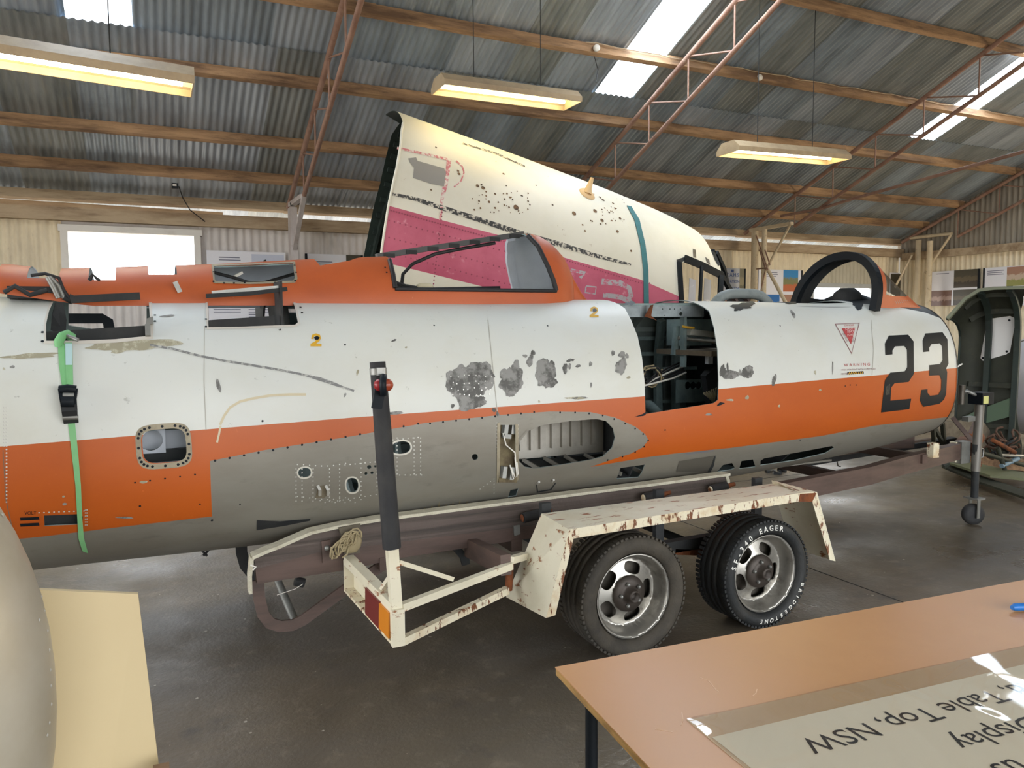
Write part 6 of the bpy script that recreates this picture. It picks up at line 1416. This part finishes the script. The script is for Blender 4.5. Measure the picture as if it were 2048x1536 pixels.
# jockey stand
jb = onz(1943, 1050, 0); JX, JY = jb[0] + .02, jb[1]
jz = lambda y: onY(1950, y, JY)[2]
MB().lathe([(.001, -.030), (.05, -.030), (.075, -.022), (.080, 0), (.075, .022), (.05, .030), (.001, .030)], (JX - .01, JY, .082), (.5, 1, 0), 28).build('jockey_wheel', M_rubber, tr)
for sg in (-1, 1): MB().bar((JX + .005 + .02 * sg, JY + .045 * sg, .06), (JX + .005 + .02 * sg, JY + .045 * sg, .20), .03, .006, (0, 1, 0)).build('wheel_fork', M_steel, tr)
MB().box((JX, JY, .20), (.09, .11, .012)).build('wheel_fork', M_steel, tr)
MB().tube([(JX, JY, .20), (JX, JY, .60)], .026, 14).build('jockey_tube', M_dark, tr)
MB().tube([(JX, JY, jz(942)), (JX + .02, JY, jz(805))], .031, 14).build('jockey_sleeve', mat('dull_jockey_steel', srgb(122, 118, 112), .5, .4), tr)
MB().box((JX + .03, JY, jz(797)), (.13, .11, .085)).build('jockey_cap', M_black, tr)
MB().box((JX + .0, JY - .057, jz(799)), (.055, .004, .055)).build('sticker', mat('pale_yellow_sticker', srgb(206, 206, 130), .5), tr)
MB().tube([(JX - .03, JY, jz(790)), (JX - .10, JY + .02, jz(782)), (JX - .13, JY + .04, jz(785))], .012, 8).build('crank_handle', M_steel, tr)
MB().tube([(JX - .13, JY + .04, jz(770)), (JX - .13, JY + .04, jz(808))], .022, 10).build('crank_grip', M_alloyd, tr)
MB().box((JX - .05, JY + .03, jz(838)), (.09, .05, .035)).build('clamp_handle', M_steel, tr)
MB().box((JX - .07, JY + .06, jz(905)), (.10, .06, .16)).build('clamp_plate', M_steel, tr)
MB().box((JX - .12, JY + .09, jz(905)), (.03, .05, .15)).build('clamp_plate', M_cream, tr)
MB().tube([(JX + .04, JY, jz(897)), (JX + .08, JY, jz(900)), (JX + .08, JY, jz(915)), (JX + .04, JY, jz(918))], .006, 6).build('clamp_handle', M_steel, tr)
# ================================================================== GREEN WRECK AT RIGHT
wr = thing('fuselage_wreck', 'dark green stripped fuselage shell with white window panels at the right edge', 'aircraft wreck', (7.4, 4.6, 0))
B0_ = np.array((7.75, 5.30, 0.0)); B1_ = np.array((8.35, 3.55, 0.0)); Ld = np.linalg.norm(B1_ - B0_); bd = (B1_ - B0_) / Ld; bf = np.array((bd[1], -bd[0], 0)); bf = bf if bf @ (-B0_) > 0 else -bf
def wrP(s, t):
    zt = 1.82 - .01 * s; u = t
    z = .12 + (zt - .12) * min(1, 1 - (1 - u) ** 1.35)
    f = .45 * max(0, (u - .62) / .38) ** 2.2 + .10 * (1 - u) ** 2
    if s < .18: f += .12 * (1 - s / .18) ** 2.2
    zz = z - (.30 * (1 - s / .34) ** 2.4 * max(0, (u - .5) / .5) if s < .34 else 0)
    return tuple(B0_ + bd * s + bf * f + np.array((0, 0, zz)))
wS = Surf(wrP, 0, Ld, 0, 1, 40, 40, 1.9)
if wS.N(1.0, .4) @ Vector(bf) < 0: wS.flip = True
wins = []
for poly in ([(1975, 642), (1985, 637), (2020, 632), (2029, 636), (2030, 648), (2020, 704), (2012, 709), (1966, 722), (1961, 716)], [(1880, 655), (1912, 650), (1918, 658), (1916, 690), (1910, 740), (1905, 765), (1880, 770)]):
    h = wS.px(poly, 8)
    if len(h) > 3: wins.append(h)
wo = wS.px([(2046, 606), (2036, 640), (2030, 700), (2030, 780), (2036, 850), (2044, 890)], 12, False)
wout = [(0, 0), (wo[-1][0], 0)] + wo[::-1] + [(wo[0][0] + .02, .90), (Ld, .90), (Ld, 1), (0, 1)]
wS.sheet('shell', wr, [M_olive, M_green], wout, wins, [], .012, .09)
M_milky = mat('milky_window_panel', srgb(226, 224, 222), .35)
for h in wins: wS.sheet('window_panel', wr, [M_milky, M_milky], h, (), (), .004, .08, .006)
wS.dots('panel_bolt', wr, M_black, [(1982, 643), (2019, 640), (1966, 716), (2014, 703), (1912, 656)], .012, .009, 8, .006)
for s in (.24, wo[2][0] - .01): MB().path([np.array(wrP(s, t)) + bf * .03 for t in np.linspace(.02, .98, 16)], .05, .06, tuple(bf)).build('frame', M_green, wr)
for t in (.14, .34, .78, .92): MB().path([np.array(wrP(s, t)) + bf * .02 for s in np.linspace(.08, wo[2][0], 14)], .04, .05, (0, 0, 1)).build('stringer', M_olive, wr)
q = wS.px([(1925, 832), (2026, 795), (2026, 832), (1960, 850), (1925, 855)], 10)
if len(q) > 3: wS.sheet('green_panel', wr, [mat('flat_green_panel', srgb(74, 92, 72), .6)] * 2, q, (), (), .006, .12, .05)
MB().path([np.array(wrP(s, 1.0)) for s in np.linspace(.0, Ld, 16)], .03, .05, tuple(bf)).build('torn_rim', mat('pale_green_rim', srgb(120, 124, 104), .6), wr)
MB().path([np.array(wrP(0, t)) for t in np.linspace(.02, 1, 16)], .015, .02, tuple(bd)).build('torn_rim', M_green, wr)
# floor skirt and scrap at its foot
for k, (pts, m) in enumerate((([(1882, 925), (1960, 955), (2050, 985), (2052, 1000), (1960, 968), (1884, 936)], M_olive), ([(1893, 918), (1990, 938), (2052, 950), (2052, 962), (1980, 955), (1900, 930)], mat('dull_green_skirt', srgb(110, 112, 84), .7)), ([(1880, 926), (1890, 917), (1900, 930), (1890, 938)], M_green))):
    P = [onz(*p, .06 + .05 * k) for p in pts]; MB().prism(P, (0, 0, .02)).build('floor_skirt', m, wr)
for (a, b, r, m) in (((2003, 932), (2036, 917), .022, mat('pale_blue_tube', srgb(110, 134, 150), .5)), ((1985, 880), (2030, 905), .02, M_rust), ((1995, 895), (2010, 940), .02, M_olive), ((2000, 910), (2048, 912), .015, M_steel), ((1960, 905), (2048, 930), .02, M_olive)):
    MB().tube([np.array(onY(*a, 4.4)), np.array(onY(*b, 4.4))], r, 8).build('scrap_tube', m, wr)
for k in range(12):
    c = np.array(onY(rng.uniform(1975, 2030), rng.uniform(868, 905), 4.5)); 
    MB().tube([c + np.array((.08 * math.cos(u * 1.7 + k), .05 * math.sin(u * 2 + k), .06 * math.sin(u * 1.3 + 2 * k))) for u in np.linspace(0, 4, 9)], .010, 5).build('loose_wire', mat('dark_rusty_wire', srgb(84, 58, 44), .8) if k % 3 else M_dark, wr)
prs = [onY(*p, 4.9) for p in ((1890, 845), (1960, 835), (1980, 860), (1985, 895), (1890, 900))]
MB().prism(prs, (0, .02, 0)).build('inner_panel', M_alloyd, wr)
for x in (2.0,):
    pass
MB().box(tuple(B0_ + bd * .9 + bf * .1 + np.array((0, 0, .06))), (.1, 1.8, .10), Matrix.Rotation(-math.atan2(bd[0], bd[1]), 3, 'Z')).build('ground_beam', M_timber, wr)
# silver body just in the right edge
sv = thing('silver_tank', 'silver painted tank just entering the frame at the right edge', 'tank', (7.9, 3.1, 0))
cS = Vector((9.0, 5.0, .78))
MB().ball(cS, (.75, .70, .62), 28).build('body', mat('silver_paint', srgb(206, 206, 214), .4, .2), sv)
MB().tube([cS + Vector((-.375, 0, 0)) + Vector((0, .70 * math.cos(a), .62 * math.sin(a))) * .87 for a in np.linspace(0, 2 * PI, 33)], .008, 6).build('seam_band', M_steel, sv)
for dx in (-.12, .12): MB().box((cS.x + dx, cS.y, (cS.z - .58) / 2), (.06, .6, cS.z - .58)).build('stand', M_dark, sv)

# ================================================================== FOREGROUND
# cowling at lower left
cw = thing('engine_cowling', 'riveted dull metal engine cowling at the lower left, in front of the cream board', 'cowling', (-.5, 1.0, 0))
CD = 1.20
cc = EYE + FW * CD + CR * ((-360 - 1024) / F * CD) + CU * ((768 - 1440) / F * CD)
ax_, az_, ay_ = .335, .50, .25
def cowP(s, t):
    st_, ct = math.sin(t), math.cos(t)
    return tuple(cc + CR * 0 + np.array((math.cos(AZ), -math.sin(AZ), 0)) * (ax_ * math.copysign(abs(math.cos(s)) ** .9, math.cos(s)) * ct) + np.array((math.sin(AZ), math.cos(AZ), 0)) * (ay_ * math.sin(s) * ct) + np.array((0, 0, az_ * math.copysign(abs(st_) ** .95, st_))))
cS_ = Surf(cowP, -1.75, 1.75, -1.2, 1.25, 48, 48, .5)
if cS_.N(-.2, 0) @ Vector((math.cos(AZ), -math.sin(AZ), 0)) < 0: cS_.flip = True
cS_.sheet('skin', cw, [M_cowl, M_green], None, (), (), .006, .06)
for s_ in (-1.2, -.4, .4, 1.2): MB().path([Vector(cowP(s_, t)) * .94 + Vector(tuple(cc)) * .06 for t in np.linspace(-1.15, 1.2, 14)], .02, .012).build('frame', M_green, cw)
cS_.dots('rivet', cw, M_rivet, [(4, 980), (20, 1006), (36, 1036), (48, 1062), (54, 1074), (60, 1092), (70, 1118), (74, 1145), (78, 1162), (82, 1194), (88, 1222), (94, 1262), (98, 1300), (100, 1340), (101, 1372), (102, 1408), (98, 1445), (94, 1470), (4, 1030), (16, 1020), (90, 1175), (78, 1240)], .003, .0005, 8, .002)
MB().box((cc[0], cc[1], (cc[2] - .40) / 2), (.25, .42, cc[2] - .40)).build('stand', M_timber, cw)
# cream board behind it
bd_ = thing('cream_board', 'blank cream board standing beside the metal cowling at lower left', 'board', onY(200, 1536, 1.75) * np.array((1, 1, 0)))
q = [onY(84, 1180, 1.74), onY(276, 1188, 1.75)]; zb = .02
e1 = np.array(q[1]); slope_ = (onY(318, 1536, 1.70) - e1) / (e1[2] - onY(318, 1536, 1.70)[2])
r1 = e1 + slope_ * (e1[2] - zb); l0 = np.array(q[0]) - (e1 - np.array(q[0])) * .4; l1 = r1 + (l0 - e1) * 1.0; l1[2] = zb
MB().prism([l0, e1, r1, l1], (0, .012, 0)).build('panel', M_board, bd_)
for f in (.1, .85):
    a = l1 + (r1 - l1) * f; MB().bar(a + np.array((0, .03, 0)), a + np.array((0, .30, 0)), .05, .04).build('foot', M_timber, bd_); MB().bar(a + np.array((0, .03, .02)), a + np.array((0, .02, .6)), .03, .03, (0, 1, 0)).build('strut', M_timber, bd_)
# table
TZ_ = .74; t0 = onz(1110, 1334, TZ_); t1 = onz(2046, 1160, TZ_); t2 = onz(1300, 1536, TZ_)
tu = (t1 - t0); tu /= np.linalg.norm(tu); tv = (t2 - t0); tv /= np.linalg.norm(tv); tv = tv - tu * (tv @ tu) * .0
TL, TW = 1.85, .80
tb = thing('work_table', 'tan laminate folding table with black legs at the lower right', 'table', ((t0 + tu * TL / 2 + tv * TW / 2) * np.array((1, 1, 0))))
C4 = [t0, t0 + tu * TL, t0 + tu * TL + tv * TW, t0 + tv * TW]
MB().prism([c - np.array((0, 0, .002)) for c in C4], (0, 0, .002)).build('table_top', M_tabletop, tb)
MB().prism([c + (np.array(c) - (C4[0] + C4[2]) / 2) * -.002 - np.array((0, 0, .0185)) for c in C4], (0, 0, .0165)).build('plywood_core', M_ply, tb)
lg = onz(1183, 1418, TZ_ - .02)
for k, p in enumerate((lg, lg + tu * (TL - .2), lg + tv * (TW - .22), lg + tu * (TL - .2) + tv * (TW - .22))):
    MB().tube([(p[0], p[1], TZ_ - .019), (p[0], p[1], 0)], .013, 12).build('leg', M_black, tb)
sc_ = MB()
for pts in ([(1400, 1355), (1418, 1362), (1432, 1380), (1438, 1384)], [(1505, 1392), (1512, 1386), (1514, 1378)], [(1362, 1450), (1366, 1440), (1364, 1425)], [(1310, 1458), (1345, 1464)]):
    p3 = [onz(*p, TZ_ + .0004) for p in pts]
    for a, b in zip(p3[:-1], p3[1:]): sc_.bar(a, b, .0016, .0004)
o = sc_.build('scratch', mat('pale_scratch', srgb(226, 186, 146), .5), tb); o['kind'] = 'stuff'
# printed sheet in a clear sleeve
sh = thing('printed_sign', 'large printed paper sign in a clear sleeve lying upside down on the table', 'sign', onz(1700, 1470, TZ_))
S = lambda x, y, h=0: np.array(onz(x, y, TZ_ + h))
pc = S(1424, 1476); pe = S(2048, 1330); pdn = S(1500, 1536)
u_ = (pe - pc) / np.linalg.norm(pe - pc); v_ = (pdn - pc); v_ = v_ / np.linalg.norm(v_)
MB().prism([pc + (0, 0, .001), pc + u_ * 1.0 + (0, 0, .001), pc + u_ * 1.0 + v_ * .42 + (0, 0, .001), pc + v_ * .42 + (0, 0, .001)], (0, 0, .0006)).build('paper', mat('warm_paper', srgb(238, 226, 202), .6), sh)
sc0 = S(1373, 1441); s1 = S(2048, 1293); su = (s1 - sc0); sl_ = np.linalg.norm(su); su /= sl_
sd = S(1488, 1536) - sc0; sdl = np.linalg.norm(sd); sd /= sdl
vs = []; fs = []; NU, NV = 90, 44
for j in range(NV + 1):
    for i in range(NU + 1):
        a = i / NU * 1.06; b = j / NV * .44
        wv = .0009 * math.sin(a * 24 + 3 * math.sin(b * 16)) * math.exp(-((b - .05) / .07) ** 2) + .0022 * math.exp(-((a - .37) / .028) ** 2 - ((b - .035) / .03) ** 2) + .0024 * math.exp(-((a - .02) / .03) ** 2 - ((b - .02) / .04) ** 2) + .0015 * math.exp(-((a - .47) / .02) ** 2 - ((b - .08) / .05) ** 2) + .0016 * math.exp(-((a - .54) / .02) ** 2 - ((b - .20) / .03) ** 2)
        vs.append(sc0 + su * a + sd * b + np.array((0, 0, .0026 + wv)))
for j in range(NV):
    for i in range(NU): a = j * (NU + 1) + i; fs.append((a, a + 1, a + NU + 2, a + NU + 1))
mb = MB(); mb.add(vs, fs, 0, True); mb.build('clear_sleeve', M_sleeve, sh)
mb = MB(); mb.prism([sc0 + (0, 0, .0004), sc0 + su * 1.06 + (0, 0, .0004), sc0 + su * 1.06 + sd * .44 + (0, 0, .0004), sc0 + sd * .44 + (0, 0, .0004)], (0, 0, .0003)); mb.build('sleeve_back', mat('greyish_sleeve_back', srgb(200, 166, 126), .35), sh)
b0 = S(1592, 1481, .0022); b1 = S(1982, 1379, .0022); tr_ = (b0 - b1) / np.linalg.norm(b0 - b1); tu_ = np.array((tr_[1], -tr_[0], 0)); tu_ = tu_ if tu_ @ tv > 0 else -tu_
def fit_text(name, body, rightend, width, size):
    vs, fs = text_mesh(body, 'LEFT'); w = max(v[0] for v in vs); k = width / w if width else size
    mb = MB(); mb.add([rightend + tr_ * (x * k - w * k) + tu_ * (y * size) for x, y in vs], fs); return mb.build(name, M_ink, sh), k
wid = np.linalg.norm(b1 - b0); capd = np.linalg.norm(S(1740, 1484) - S(1697, 1457)); fsz = capd / .73 * 1.0
_, kx = fit_text('lettering', 'Table Top, NSW', b0, wid, fsz)
fit_text('lettering', 'Rd,', b1 - tr_ * .024, None, kx) if False else None
vs_, fs_ = text_mesh('Rd,', 'LEFT'); w_ = max(v[0] for v in vs_)
mb = MB(); mb.add([b1 - tr_ * .022 + tr_ * ((x - w_) * kx) + tu_ * (y * fsz) for x, y in vs_], fs_); mb.build('lettering', M_ink, sh)
def tline(body, end):
    vs, fs = text_mesh(body, 'LEFT'); w = max(v[0] for v in vs); mb = MB(); mb.add([end + tr_ * ((x - w) * kx) + tu_ * (y * fsz) for x, y in vs], fs); mb.build('lettering', M_ink, sh)
tline('Display', S(1893, 1478, .0022)); tline('us', S(1975, 1531, .0022))
bt_ = thing('blue_pen_cap', 'small blue plastic clip lying at the right edge of the table', 'clip', onz(2035, 1216, TZ_))
p = Vector(onz(2030, 1214, TZ_ + .012)); MB().tube([p + Vector((-.012, 0, 0)), p + Vector((.0, .0, .0)), p + Vector((.07, -.03, 0))], [.006, .010, .011], 10).build('body', M_blue, bt_)
MB().box(p + Vector((.04, -.02, .012)), (.05, .012, .006)).build('clip_arm', M_black, bt_)
# floor debris
dz = thing('floor_scrap', 'small heap of dark scrap on the floor beyond the mudguard', 'scrap', onz(1548, 945, 0))
for k in range(9):
    c = np.array(onz(1530 + rng.uniform(0, 36), 944 + rng.uniform(-4, 4), .012)); MB().box(c, (rng.uniform(.03, .09), rng.uniform(.02, .05), .02), Matrix.Rotation(rng.uniform(0, 3), 3, 'Z')).build('flake', M_dark if k % 3 else M_steel, dz)
